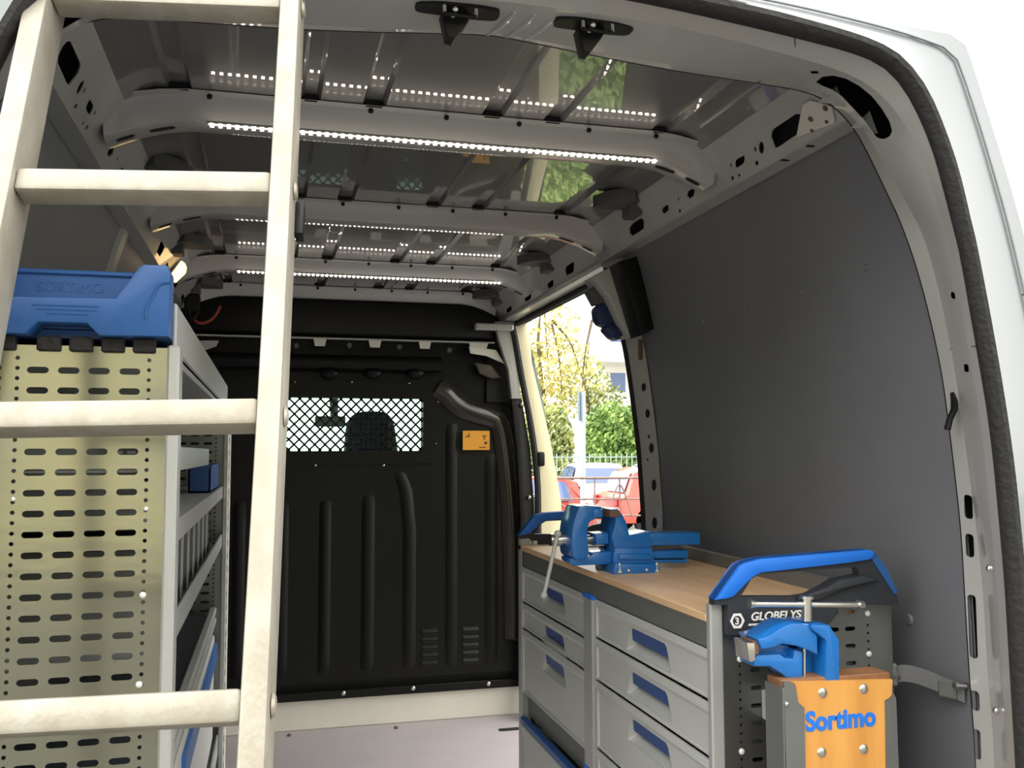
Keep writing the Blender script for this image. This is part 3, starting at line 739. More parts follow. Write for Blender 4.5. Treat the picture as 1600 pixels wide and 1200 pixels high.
for (u, v) in ((217, 1070), (223, 930), (20, 780), (229, 664), (228, 795)):
    p = at(u, v, Y=YS-.002); r = .0045 if v > 900 else .003
    b = B(); b.sphere((p.x, YS-.001, p.z), r, (1, .6, 1), 10, 6); b.done('button_bolt', M['white'], sh)
for y0, y1 in ((1.348, 1.40), (3.05, 3.11)):
    b = B(); b.box(-.137, -.1205, y0, y1, 0, 1.338, .003); b.done('front_post', M['lgrey'], sh)
    b = B(); b.box(-.50, -.475, y0, y1, 0, 1.338, .003); b.done('back_post', M['lgrey'], sh)
b = B(); b.box(-.128, -.118, 3.112, 3.16, 0, 1.33, .002); b.done('post_cover', M['sill'], sh)
b = B()
for i in range(30): b.box(-.1275, -.1198, 3.068, 3.088, .1+i*.04, .118+i*.04)
b.done('post_slots_shade', M['hollow_dark'], sh)
# shelves: tray, front lip
def shelf(z, lip_dn, lip_up, y0=1.402, y1=3.05, m='grey_metal', back=True):
    b = B(); b.box(-.478, -.14, y0, y1, z-.003, z); o = b.done('shelf_tray', M[m], sh)
    b = B(); b.box(-.142, -.1365, y0, y1, z-lip_dn, z+lip_up, .001); b.done('shelf_lip', M['lgrey'], o)
    return o
shelf(1.335, .012, .0)
b = B(); b.box(-.136, -.130, 1.40, 2.86, 1.336, 1.404, .002); b.done('side_board', M['grey_metal'], sh)
b = B(); b.box(-.136, -.130, 2.87, 3.11, 1.336, 1.404, .002); b.done('side_board', M['grey_metal'], sh)
b = B(); b.box(-.478, -.470, 1.40, 3.05, 1.34, 1.404); b.done('back_board', M['grey_metal'], sh)
shelf(1.166, .004, .034, y1=2.32)
shelf(1.086, .036, .0)
shelf(.90, .002, .038)
shelf(.30, .03, .03)
shelf(.06, .03, .03)
for i in range(9):
    y = 1.50+i*.15; b = B(); b.box(-.46, -.165, y, y+.002, .905, 1.045); o = b.done('divider', M['apron'], sh)
    b = B(); b.box(-.168, -.160, y-.002, y+.014, .906, 1.046, .001); b.done('divider_edge', M['lgrey'], o)
    b = B(); b.box(-.46, -.163, y+.024, y+.145, .906, 1.035, .004); b.done('insert_box', M['charcoal'], o)
b = B(); b.box(-.47, -.465, 1.4, 3.05, .30, 1.30); b.done('back_sheet', M['dzinc'], sh)
# things on the shelves
t = empty('tool_case', (-.3, 2.2, .30), 'long grey tool case with silver edges and a blue corner on the lower shelf', 'case')
b = B(); b.box(-.46, -.158, 1.42, 3.0, .334, .70, .008, 2); b.done('case_body', M['charcoal'], t)
b = B(); b.box(-.160, -.150, 1.42, 3.0, .334, .64, .003); b.done('case_front', M['drawer'], t)
for z in (.685, .715):
    b = B(); b.box(-.165, -.146, 1.42, 3.0, z-.010, z+.008, .003); b.done('edge_profile', M['lgrey'], t)
b = B(); b.box(-.156, -.142, 1.9, 3.0, .56, .62, .004); b.done('blue_trim', M['blue'], t)
t = empty('storage_bin', (-.25, 2.65, 1.09), 'small dark blue storage bin at the far end of the middle shelf', 'bin')
b = B(); x0, x1, y0, y1, z0, z1 = -.20, -.145, 2.55, 2.95, 1.087, 1.158
b.box(x0, x1, y0, y1, z0, z0+.004); b.box(x0, x0+.004, y0, y1, z0, z1); b.box(x1-.004, x1, y0, y1, z0, z1); b.box(x0, x1, y0, y0+.004, z0, z1); b.box(x0, x1, y1-.004, y1, z0, z1)
b.done('bin_body', M['navy'], t)
b = B(); b.box(x0-.003, x1+.003, y0-.003, y0+.01, z1-.008, z1); b.box(x0-.003, x1+.003, y1-.01, y1+.003, z1-.008, z1); b.done('bin_rim', M['navy'], t)

# blue tray on top
t = empty('storage_tray', (-.32, 1.55, 1.345), 'large blue plastic tray on top of the shelving unit', 'tray')
fr_ = [(-.1335, 1.348), (-.1335, 1.437), (-.138, 1.4465), (-.168, 1.4465), (-.174, 1.443), (-.2025, 1.3985), (-.335, 1.396), (-.362, 1.443), (-.368, 1.4465), (-.495, 1.4465), (-.50, 1.44), (-.50, 1.348), (-.312, 1.347), (-.297, 1.363), (-.238, 1.363), (-.222, 1.347)]
b = B(); b.prism(fr_, 'Y', 1.335, 1.385, bev=.003); b.done('front_wall', M['blue'], t)
b = B(); b.prism([(-.14, 1.36), (-.14, 1.436), (-.36, 1.443), (-.495, 1.443), (-.495, 1.36)], 'Y', 1.376, 1.392); up = b.done('upper_front', M['blue'], t)
b = B(); b.box(-.36, -.165, 1.372, 1.394, 1.434, 1.441, .002); b.done('rim', M['blue'], t)
for x0, x1 in ((-.142, -.1345), (-.497, -.49)):
    k = .056 if x0 > -.3 else 0
    b = B(); b.prism([(x0, 1.385), (x1, 1.385), (x1-k, 1.80), (x0-k, 1.80)], 'Z', 1.349, 1.440); b.done('side_wall', M['blue'], t)
b = B(); b.prism([(-.497, 1.385), (-.135, 1.385), (-.191, 1.80), (-.497, 1.80)], 'Z', 1.348, 1.353); b.done('bottom', M['blue'], t)
b = B(); b.box(-.497, -.195, 1.792, 1.80, 1.349, 1.440, .002); b.done('back_wall', M['blue'], t)
for i, (xa, xb) in enumerate(((-.305, -.222), (-.30, -.226), (-.288, -.236))):
    z = 1.386-i*.0055; b = B(); b.tube([(xa, 1.335, z), (xb, 1.335, z)], .0012, 6); b.done('groove_bead', M['blue'], t)
b = B(); b.tube(smoothline([(-.134, 1.334, 1.4225), (-.145, 1.334, 1.4215), (-.150, 1.334, 1.415), (-.1645, 1.334, 1.383), (-.1635, 1.334, 1.372)], 2), .0017, 6); b.done('corner_bead', M['blue'], t)
def text(s_, size, loc, rot, m, parent, name='lettering', off=0, shear=0, ext=.0006, sx=1):
    c = bpy.data.curves.new(name, 'FONT'); c.body = s_; c.size = size; c.offset = off; c.shear = shear; c.extrude = ext
    o = bpy.data.objects.new(name, c); COL.objects.link(o)
    me = bpy.data.meshes.new_from_object(o); bpy.data.objects.remove(o)
    me.transform(Matrix.Translation(loc) @ rot.to_4x4() @ Matrix.Diagonal((sx, 1, 1, 1)))
    me.materials.clear(); me.materials.append(m)
    o = bpy.data.objects.new(name, me); COL.objects.link(o); attach(o, parent); return o
FACE_REAR = Matrix.Rotation(math.pi/2, 3, 'X')             # text that faces -Y
text('SORTIMO', .02, (-.31, 1.3755, 1.411), FACE_REAR, M['blue'], t, off=0, ext=.0006)
# black blocks standing in for shade in the panel's top half slots
for x in (-.46, -.40, -.34, -.285, -.245, -.205, -.165):
    b = B(); b.box(x-.017, x+.012, 1.352, 1.37, 1.327, 1.347, .002); b.done('half_slot_dark', M['rubber'], sh)

# ------------------------------------------------------------------ workbench: two drawer cabinets and a worktop
XB = .75; XBK = 1.12; YN, YM, YF = 1.505, 2.14, 2.80; ZT = .905
cabN = empty('drawer_cabinet', (.93, 1.82, 0), 'grey three drawer workbench cabinet nearer the rear, with vise mount on its end', 'cabinet', 'workbench drawer cabinets')
cabF = empty('drawer_cabinet', (.93, 2.48, 0), 'grey workbench cabinet nearer the bulkhead with an open bay under its drawers', 'cabinet', 'workbench drawer cabinets')
def drawer(parent, y0, y1, z0, z1, hy0, hy1):
    """front with a trapezoid grip opening, blue flap and pale scoop"""
    zt = z1-.030; zb = zt-.052
    hole = [(hy0+.018, zt), (hy1-.018, zt), (hy1-.008, zt-.006), (hy1+.012, zb+.004), (hy1+.010, zb), (hy0-.010, zb), (hy0-.012, zb+.004), (hy0+.008, zt-.006)]
    d = empty('drawer', (XB, (y0+y1)/2, z0)); attach(d, parent)
    d.location = (XB, (y0+y1)/2, z0)
    b = B(); b.plate([(y0+.002, z0+.002), (y1-.002, z0+.002), (y1-.002, z1-.002), (y0+.002, z1-.002)], lambda p, k: Vector((XB+.006+k, p[0], p[1])), .004, [hole])
    o = b.done('front_panel', M['drawer'], d, sm=0)
    # raised frame round the front: top lip broad and bevelled
    b = B()
    b.raw([(XB+.006, y0+.002, z1-.026), (XB+.006, y1-.002, z1-.026), (XB-.001, y1-.002, z1-.016), (XB-.001, y0+.002, z1-.016), (XB+.001, y1-.002, z1-.002), (XB+.001, y0+.002, z1-.002), (XB+.01, y1-.002, z1-.002), (XB+.01, y0+.002, z1-.002)],
          [[0, 1, 2, 3], [3, 2, 4, 5], [5, 4, 6, 7]])
    b.done('top_lip', M['drawer'], d, sm=0)
    for ya, yb in ((y0+.002, y0+.014), (y1-.014, y1-.002)):
        b = B(); b.box(XB+.001, XB+.008, ya, yb, z0+.002, z1-.012, .0025); b.done('side_rim', M['drawer'], d)
    b = B(); b.box(XB+.002, XB+.008, y0+.002, y1-.002, z0+.002, z0+.010, .0025); b.done('bottom_rim', M['drawer'], d)
    # scoop: sloping shell behind the opening
    b = B(); cy = (hy0+hy1)/2
    lo = [Vector((XB+.0095, p[0], p[1])) for p in hole]; dp = [Vector((XB+.034, cy+(p[0]-cy)*.86, max(p[1], zb+.022))) for p in hole]
    b.loft([lo, dp], closed_ring=True); b.raw(dp, [list(range(len(dp)))]); b.done('scoop', M['drawer'], d, sm=30)
    b = B(); b.plate([(hy0+.020, zt-.001), (hy1-.020, zt-.001), (hy1-.010, zt-.006), (hy1+.004, zb+.022), (hy0-.004, zb+.022), (hy0+.010, zt-.006)], lambda p, k: Vector((XB+.008+k+(zt-p[1])*.25, p[0], p[1])), .002); b.done('handle_flap', M['navy'], d)
    b = B(); b.box(XB+.04, XBK-.03, y0+.01, y1-.01, z0+.005, z1-.012); b.done('drawer_box', M['apron'], d)
for (z0, z1) in ((.754, .845), (.656, .753), (.50, .655), (.345, .499)): drawer(cabN, YN+.005, 2.108, z0, z1, 1.70, 1.905)
for (z0, z1) in ((.737, .845), (.659, .736), (.467, .658)): drawer(cabF, 2.172, YF-.035, z0, z1, 2.36, 2.55)
# open bay with blue front bar
b = B(); b.box(XB+.02, XB+.026, 2.172, YF-.035, .40, .466); b.done('recessed_panel', M['apron'], cabF)
b = B(); b.box(XB-.006, XB+.014, 2.172, YF-.035, .376, .398, .004); b.done('bay_bar', M['blue'], cabF)
b = B(); b.box(XB-.002, XB+.012, 2.172, YF-.035, .335, .376, .005); b.done('bay_lip', M['drawer'], cabF)
b = B(); b.box(XB+.004, XB+.010, 2.172, YF-.035, .08, .335); b.done('lower_front', M['drawer'], cabF)
b = B(); b.box(XB+.03, XBK-.03, 2.18, YF-.04, .30, .372); b.done('bay_box', M['charcoal'], cabF)
b = B(); b.box(XB+.004, XB+.010, YN+.005, 2.108, .08, .344); b.done('lower_front', M['drawer'], cabN)
# posts
for (par, y0, y1, x0, x1) in ((cabF, YF-.035, YF, XB-.001, XB+.03), (cabN, 2.108, 2.172, XB-.006, XB+.02), (cabN, YN, YN+.018, XB-.001, XB+.024), (cabN, YN+.006, YN+.03, XBK-.006, XBK), (cabF, YF-.03, YF, XBK-.02, XBK)):
    b = B(); b.box(x0, x1, y0, y1, .0, .925 if y1 != 2.172 else .843, .003); b.done('post', M['lgrey'], par)
for z in (.8435, .44):
    b = B(); b.box(XB-.008, XB+.006, 2.106, 2.174, z-.004, z+.006, .002); b.done('post_cap', M['brightblue'], cabN)
b = B(); b.box(XB-.008, XB+.01, 2.106, 2.174, .36, .43, .002); b.done('post_foot', M['lgrey'], cabN)
# apron below the worktop
for par, y0, y1 in ((cabN, YN+.018, 2.14), (cabF, 2.14, YF-.03)):
    b = B(); b.box(XB+.002, XB+.006, y0, y1, .846, .8905); b.done('apron', M['apron'], par)
    b = B(); b.box(XBK-.006, XBK-.002, y0, y1, .05, .89); b.done('back_sheet', M['apron'], par)
# worktop and back upstand
wt = empty('worktop', (.93, 2.15, .89), 'beech plywood worktop with a grey back upstand spanning both cabinets', 'worktop')
b = B(); b.box(XB-.001, XBK-.03, YN+.018, YF-.003, .890, ZT, .002); b.done('board', M['ply'], wt)
b = B(); b.box(XBK-.035, XBK-.02, YN+.018, YF-.003, .890, .937, .002); b.done('upstand', M['apron'], wt)
# end panels with handle
def slots_end(y, par, m):
    hs = []
    for i in range(22):
        z = .898-i*.0308
        for x in (.837, .871, .961, .995, 1.029): hs.append(capsule(x, z, .022, .0078, 3))
    for i in range(56):
        z = .872-i*.0145
        if z > .03: hs.append(ell(.806, z, .0026, .0026, 6)); hs.append(ell(1.066, z, .0026, .0026, 6))
    hs = [h for h in hs if all(p[1] > .03 for p in h)]
    b = B(); b.plate([(XB+.022, .02), (XBK-.004, .02), (XBK-.004, .925), (XB+.022, .925)], lambda p, d: Vector((p[0], y+d, p[1])), .002, hs)
    return b.done('end_panel', m, par, sm=0)
slots_end(YN+.004, cabN, M['dzinc']); slots_end(YF-.006, cabF, M['dzinc'])
for (x, z) in ((.806, .826), (.806, .668), (1.066, .893), (1.066, .820)):
    b = B(); b.sphere((x, YN+.003, z), .0055, (1, .6, 1), 10, 6); b.done('button_bolt', M['white'], cabN)
def c6(x, y, Y=1.5): return at(1090+x*.3, 840+y*.3, Y=Y)
OUT = [(70, 345), (70, 318), (195, 140), (230, 124), (300, 105), (860, 58), (890, 66), (915, 92), (960, 160), (1012, 278), (1024, 345), (722, 345), (700, 400), (670, 440), (515, 500), (140, 500), (140, 345)]
HOL = [(205, 303), (262, 212), (305, 184), (800, 150), (815, 160), (822, 190), (700, 214), (640, 252), (560, 292), (490, 303)]
BLU = [(70, 318), (195, 140), (230, 124), (300, 105), (860, 58), (890, 66), (880, 102), (860, 110), (760, 126), (300, 178), (262, 200), (240, 220), (160, 300), (130, 310)]
def end_handle(par, dy):
    f2 = lambda L: [(c6(*p).x, c6(*p).z) for p in L]
    b = B(); b.prism(f2(OUT), 'Y', 1.488+dy, 1.508+dy, [f2(HOL)]); h = b.done('handle_body', M['charcoal'], par)
    b = B(); b.prism(f2(BLU), 'Y', 1.480+dy, 1.516+dy, bev=.003); b.done('grip', M['brightblue'], h)
    b = B(); b.prism(f2([(880, 104), (893, 68), (915, 92), (962, 160), (1016, 280), (1000, 290)]), 'Y', 1.486+dy, 1.512+dy); b.done('edge_strip', M['blue'], h)
    return h
hN = end_handle(cabN, 0); hF = end_handle(cabF, YF-YN+.006)
b = B(); b.prism([(c6(*p).x, c6(*p).z) for p in ((640, 252), (700, 214), (822, 190), (900, 205), (905, 218), (720, 262), (600, 318), (490, 318), (490, 303))], 'Y', 1.478, 1.49, bev=.003); b.done('brace', M['charcoal'], hN)
# printed name and hexagonal badge on the handle plate
p = c6(275, 432, 1.487); text('GLOBELYST', .0195, p, FACE_REAR, M['white'], hN, off=.0004, shear=.22, sx=1.08)
q = c6(207, 434, 1.487); hexa = [(q.x+.0138*math.cos(math.radians(a)), q.z+.0138*1.05*math.sin(math.radians(a))) for a in range(0, 360, 60)]
hin = [(q.x+.009*math.cos(math.radians(a)), q.z+.009*math.sin(math.radians(a))) for a in range(0, 360, 30)]
b = B(); b.prism(hexa, 'Y', 1.4865, 1.4885, [hin]); b.done('badge', M['white'], hN)
text('3', .0165, Vector((q.x-.0046, 1.487, q.z-.0057)), FACE_REAR, M['white'], hN, 'badge_numeral', off=.0004)
x = c6(266, 458, 1.487).x; z = c6(266, 460, 1.487).z
b = B()
for i in range(6): b.box(x+i*.0046, x+i*.0046+.0038, 1.4868, 1.488, z, z+.0034)
for i in range(8): b.box(x+.032+i*.0046, x+.032+i*.0046+.0038, 1.4868, 1.488, z, z+.0034)
b.done('small_print', M['white'], hN)
p = c6(150, 0, 1.487)
b = B()
for i in range(3): b.box(.758+i*.017, .758+i*.017+.013, YF-.022, YF-.018, .902, .917)
b.done('small_print', M['white'], hF)

# ------------------------------------------------------------------ bench vise on the worktop
YV = 2.13
v1 = empty('bench_vise', (.83, YV, ZT), 'blue bench vise bolted on the plywood worktop', 'vise', 'blue vises')
def c4(x, y, Y=YV): p = at(780+x*.2125, 760+y*.2125, Y=Y); return (p.x, p.z)
def vp(name, L, y0, y1, m='visblue', bev=.004, par=None):
    b = B(); b.prism([c4(*p) for p in L], 'Y', YV+y0, YV+y1, bev=bev, seg=2); return b.done(name, M[m], par or v1)
vp('moving_jaw', [(483, 420), (486, 340), (500, 250), (525, 175), (545, 140), (590, 132), (700, 140), (705, 215), (660, 225), (615, 255), (600, 310), (602, 400), (612, 470), (600, 515), (520, 525), (495, 500)], -.05, .05)
vp('jaw_face', [(640, 160), (704, 158), (704, 215), (640, 218)], -.055, .055, 'visblue', .002)
vp('fixed_jaw', [(770, 160), (815, 155), (850, 195), (880, 250), (905, 345), (1055, 322), (1060, 440), (790, 440), (775, 350), (800, 260), (800, 225), (770, 218)], -.05, .05)
vp('jaw_insert', [(752, 165), (828, 170), (830, 212), (756, 214)], -.055, .055, 'brown', .002)
vp('body', [(790, 436), (1060, 436), (1072, 500), (1080, 560), (780, 560), (780, 500)], -.055, .055)
vp('base', [(775, 545), (1085, 545), (1102, 600), (1102, 628), (765, 628), (765, 600)], -.07, .06)
vp('body_rib', [(815, 480), (1040, 480), (1050, 520), (812, 520)], -.062, -.05)
vp('rear_slide', [(1000, 335), (1432, 330), (1436, 420), (1000, 430)], -.035, .035)
vp('guide_bar', [(1000, 468), (1350, 460), (1354, 520), (1000, 522)], -.03, .03)
vp('lower_guide', [(1000, 530), (1350, 528), (1350, 556), (1000, 556)], -.025, .025)
vp('front_slide', [(485, 520), (640, 500), (660, 478), (800, 462), (800, 560), (520, 572), (490, 550)], -.035, .035)
vp('slide_nose', [(675, 340), (770, 332), (780, 415), (682, 418)], -.03, .03)
def vcyl(name, a, c, r, m='steel', r1=None, dy=0):
    (x0, z0), (x1, z1) = c4(*a), c4(*c); b = B(); b.cyl((x0, YV+dy, z0), (x1, YV+dy, z1), r, r1, 14); return b.done(name, M[m], v1)
vcyl('spindle', (375, 394), (500, 392), .0145); vcyl('spindle', (596, 385), (690, 382), .0085)
vcyl('guide_rod', (600, 438), (770, 430), .0045)
vcyl('handle_rod', (415, 340), (312, 795), .0048, dy=-.018, m='grey_metal')
for c in ((414, 345), (313, 792)):
    (x, z) = c4(*c); b = B(); b.sphere((x, YV-.018, z), .009); b.done('handle_knob', M['grey_metal'], v1)
for c in ((812, 590), (1078, 585)):
    (x, z) = c4(*c); b = B(); b.cyl((x, YV-.066, z-.004), (x, YV-.066, z+.016), .005, .004, 8); b.cyl((x, YV-.066, z-.006), (x, YV-.066, z-.001), .0085, n=6); b.done('bolt', M['steel'], v1)
for c in ((873, 592), (1000, 588)):
    (x, z) = c4(*c); b = B(); b.sphere((x, YV-.07, z), .005); b.done('stud', M['steel'], v1)

# ------------------------------------------------------------------ mount board with the second vise on the cabinet end
M['channel'] = mat('dull_steel_channel', (.22, .23, .23), .35, .6, noise=.1)
mb = empty('mount_board', (.93, 1.4, .0), 'orange wooden mount board with steel side channels hung on the cabinet end', 'board')
def cm(x, y, Y=1.37): p = c6(x, y, Y); return (p.x, p.z)
low = .42
def toz(L): return [cm(*p) for p in L]
W = toz([(478, 748), (1008, 736), (1004, 815), (990, 832), (966, 846)]) + [(cm(956, 1200)[0], low), (cm(548, 1200)[0], low)] + toz([(546, 880), (514, 850), (500, 760)])
b = B(); b.prism(W, 'Y', 1.366, 1.372); b.done('board_face', M['wood'], mb)
b = B(); bx0, bz = cm(440, 745); bx1, _ = cm(1010, 738)
b.box(bx0, bx1, 1.372, 1.418, low, bz, .002); b.done('board_core', M['woodedge'], mb)
L1 = [cm(440, 748), cm(478, 748), cm(500, 768), cm(514, 852), cm(546, 882), (cm(548, 1200)[0], low), (cm(440, 1200)[0], low)]
b = B(); b.prism(L1, 'Y', 1.364, 1.371); b.done('side_channel', M['channel'], mb)
b = B(); b.box(L1[0][0]-.003, L1[0][0]+.001, 1.364, 1.42, low, L1[0][1]-.01, .001); b.done('channel_web', M['channel'], mb)
L2 = [cm(1004, 800), cm(1004, 818), cm(990, 836), cm(966, 850), (cm(956, 1200)[0], low), (cm(1040, 1200)[0], low), cm(1022, 830)]
b = B(); b.prism(L2, 'Y', 1.364, 1.371); b.done('side_channel', M['channel'], mb)
b = B(); b.box(bx0+.04, bx1-.04, 1.418, YN+.004, bz-.10, bz-.05, .002); b.done('hanger', M['grey_metal'], mb)
for c in ((645, 805), (858, 785), (640, 1115), (858, 1098)):
    x, z = cm(*c); b = B(); b.sphere((x, 1.366, z), .0085, (1, .45, 1), 12, 8); b.done('screw', M['steel'], mb)
x, z = cm(452, 862); b = B(); b.sphere((x, 1.364, z), .0045, u=8, v=6); b.done('rivet', M['steel'], mb)
x, z = cm(556, 1003); text('Sortimo', .0425, Vector((x, 1.3655, z)), Matrix.Rotation(math.radians(0.0), 3, 'Y') @ FACE_REAR, M['brightblue'], mb, off=.0016, sx=.93)

YW = 1.42
v2 = empty('bench_vise', (.88, YW, .8), 'blue vise clamped upright behind the orange board with its T handle on top', 'vise', 'blue vises')
def c7(x, y, Y=YW-.03, dz=0): p = at(1140+x*.11665, 920+y*.11665, Y=Y); return (p.x, p.z+dz)
def wp(name, L, y0, y1, m='visblue', bev=.003):
    b = B(); b.prism([c7(*p, dz=-.0055) for p in L], 'Y', YW+y0, YW+y1, bev=bev, seg=2); return b.done(name, M[m], v2)
wp('upper_jaw', [(310, 605), (420, 585), (520, 530), (640, 450), (760, 400), (1000, 410), (1020, 470), (1110, 560), (1115, 820), (1000, 760), (830, 700), (640, 670), (520, 720), (370, 740)], -.045, .02)
wp('lower_jaw', [(350, 835), (660, 825), (720, 870), (830, 880), (840, 760), (960, 790), (960, 1200), (800, 1180), (640, 1060), (520, 985), (400, 990), (310, 985), (300, 900)], -.035, .015)
wp('jaw_bridge', [(350, 720), (660, 680), (840, 740), (840, 900), (660, 840), (360, 845)], -.02, .02, 'visblue', .002)
wp('frame', [(1000, 405), (1245, 415), (1290, 480), (1365, 590), (1380, 640), (1380, 1230), (1190, 1230), (1200, 620), (1110, 545), (1010, 470)], -.05, .03)
wp('back_plate', [(940, 780), (1200, 760), (1200, 1230), (940, 1230)], -.01, .03, 'visblue', .002)
wp('jaw_plate', [(170, 650), (270, 655), (290, 760), (290, 880), (240, 915), (200, 900)], -.045, .0, 'steel', .002)
wp('jaw_cap', [(270, 630), (320, 640), (365, 720), (350, 820), (290, 820)], -.04, .0, 'brown', .002)
def wc(name, a, c, r, m='steel', r1=None, dy=0):
    (x0, z0), (x1, z1) = c7(*a), c7(*c); b = B(); b.cyl((x0, YW+dy, z0), (x1, YW+dy, z1), r, r1, 16); return b.done(name, M[m], v2)
wc('spindle', (1035, 430), (1035, 110), .0085, dy=-.03); wc('spindle_head', (1035, 130), (1035, 95), .0115, dy=-.03)
wc('screw_rod', (1000, 1210), (1000, 800), .003, dy=-.03)
wc('handle_bar', (290, 205), (1740, 215), .0052, dy=-.03)
for a, c in (((262, 200), (335, 205)), ((1720, 212), (1790, 216))): wc('handle_end', a, c, .0085, dy=-.03, r1=.0065)

# tie down strap between the cabinet and the pillar
st_ = empty('tie_strap', (1.15, 1.45, .77), 'grey lashing strap from the cabinet end to the rear pillar', 'strap')
A = [Vector((1.122, 1.52, .776)), Vector((1.14, 1.50, .785)), Vector((1.165, 1.46, .776)), Vector((1.186, 1.41, .764))]
A = smoothline(A, 2); b = B()
b.loft([[p+Vector((0, 0, .015)) for p in A], [p-Vector((0, 0, .015)) for p in A], [p+Vector((.003, .002, -.015)) for p in A], [p+Vector((.003, .002, .015)) for p in A]], closed=True); b.done('webbing', M['belt'], st_)
b = B(); b.box(1.116, 1.126, 1.505, 1.53, .758, .80, .004); b.cyl((1.114, 1.515, .78), (1.128, 1.515, .78), .011, n=12); b.done('anchor', M['apron'], st_)
p = at(1495, 1068, Y=1.42); b = B(); b.box(-.016, .016, -.004, .004, -.016, .016, .003); o = b.done('buckle', M['apron'], st_); o.location = Vector((1.172, 1.435, .768)); o.rotation_euler = (0, 0, math.radians(-66))
p = at(1500, 1070, Y=1.41); b = B(); b.cyl(p+Vector((-.012, 0, .0)), p+Vector((.012, 0, -.002)), .006, n=10); b.done('tensioner', M['steel'], st_)

# ------------------------------------------------------------------ outside
g = B(); g.box(-80, 90, -60, 120, -.72, -.62); tag(g.done('ground', M['asphalt']), kind='structure')
M['cred'] = mat('red_car_paint', (.62, .05, .025), .3, coat=.6, noise=.05)
M['cwhite'] = mat('white_car_paint', (.72, .72, .72), .3, coat=.6)
M['cglass'] = mat('blue_car_window', (.08, .13, .28), .08, spec=.8)
M['tyre'] = mat('tyre', (.012, .012, .012), .8)
M['lampred'] = mat('red_tail_light', (.35, .01, .01), .2)
def car(loc, rz, paint, label, s=1):
    t = empty('car', (0, 0, 0), label, 'car', 'parked cars beyond the railing')
    L = 2.0; prof = [(-L, .28), (-L, .62), (-L+.05, .82), (-L+.22, .90), (-L+.42, 1.36), (-L+.7, 1.46), (-.1, 1.47), (.35, 1.38), (1.0, .95), (1.75, .82), (L, .62), (L, .28)]
    b = B(); rings = []
    for y, k in ((-.84, .94), (-.82, .985), (-.70, 1), (0, 1.01), (.70, 1), (.82, .985), (.84, .94)):
        rings.append([Vector((x*(1 if abs(y) < .8 else .985), y*(1 if z < .95 else (1-.22*(z-.95)/.5)), .28+(z-.28)*k)) for x, z in prof])
    b.loft(rings, closed_ring=True, caps=True); b.done('car_body', M[paint], t, sm=40)
    for s_ in (-1, 1):
        for win in ([(-1.45, .95), (-1.28, 1.36), (-.55, 1.40), (-.55, .95)], [(-.48, .95), (-.48, 1.40), (.1, 1.36), (.75, .97)]):
            b = B(); b.plate(win, lambda p, d: Vector((p[0], s_*(.853*(1-.22*max(0, p[1]-.95)/.5)+d-.006), p[1])), .012); b.done('side_window', M['cglass'], t)
    b = B(); b.raw([(-L+.215, -.62, .93), (-L+.215, .62, .93), (-L+.40, .56, 1.34), (-L+.40, -.56, 1.34)], [[0, 1, 2, 3]]); b.raw([(-L+.20, -.62, .93), (-L+.20, .62, .93), (-L+.385, .56, 1.34), (-L+.385, -.56, 1.34)], [[0, 1, 2, 3]]); b.done('rear_window', M['cglass'], t, sm=0)
    b = B(); b.raw([(.40, -.58, 1.37), (.40, .58, 1.37), (.99, .66, .985), (.99, -.66, .985)], [[0, 1, 2, 3]]); b.done('windscreen', M['cglass'], t, sm=0)
    for x in (-1.3, 1.25):
        for y in (-.84, .70):
            b = B(); b.cyl((x, y, .31), (x, y+.15, .31), .31, n=20); w_ = b.done('wheel', M['tyre'], t)
            b = B(); b.cyl((x, y-.01 if y < 0 else y+.14, .31), (x, y+.01 if y < 0 else y+.16, .31), .19, n=14); b.done('hubcap', M['grey_metal'], w_)
    for y in (-.66, .66):
        b = B(); b.box(-L-.015, -L+.06, y-.12, y+.12, .62, .84, .02); b.done('tail_light', M['lampred'], t)
    b = B(); b.box(-L-.03, -L+.03, -.78, .78, .30, .48, .02); b.done('bumper', M['tyre'] if paint == 'x' else M[paint], t)
    t.location = loc; t.rotation_euler = (0, 0, rz); t.scale = (s, s, s)
    return t
GZ = -.62
car((9.25, 19.6, GZ), 0, 'cred', 'red hatchback parked beyond the railing, cut off by the door pillar')
car((5.75, 24.4, GZ), 0, 'cwhite', 'white car parked nearest the cream door jamb')
car((9.5, 27.0, GZ), math.radians(82), 'cwhite', 'white car whose roof shows behind the sign post')
car((11.7, 27.0, GZ), math.radians(86), 'cwhite', 'white car behind the red hatchback, only its roof showing')
car((4.5, 18.2, GZ), math.pi, 'cred', 'small red car low behind the railing, partly hidden by the cream door jamb', .9)
# railing of the bicycle stand
M['rail'] = mat('rusty_pink_railing', (.30, .21, .18), .6, .3, noise=.3, nscale=20)
t = empty('bicycle_railing', (5.6, 15, GZ), 'rusty metal bicycle stand railing seen through the side door', 'railing')
for (v, r) in ((747, .022), (780, .016), (806, .016)):
    p0, p1 = at(862, v, Y=15), at(1030, v-.5, Y=15); b = B(); b.cyl(p0, p1, r, n=8); b.done('rail_bar', M['rail'], t)
for u in (890, 929, 968, 1006):
    p0 = at(u, 747, Y=15); b = B(); b.cyl((p0.x, 15, GZ), p0, .016, n=8); b.done('upright', M['rail'], t)
for u in (968, ):
    q = [at(u-18, 806, Y=14.97), at(u-10, 775, Y=14.97), at(u, 752, Y=14.97), at(u+10, 775, Y=14.97), at(u+20, 806, Y=14.97)]
    b = B(); b.tube(smoothline(q, 2), .014, 8); b.done('wheel_hoop', M['rail'], t)
q = [at(868, 770, Y=14.9), at(872, 785, Y=14.9), at(882, 792, Y=14.9)]
b = B(); b.tube(q, .02, 8); b.done('end_brace', M['rail'], t)
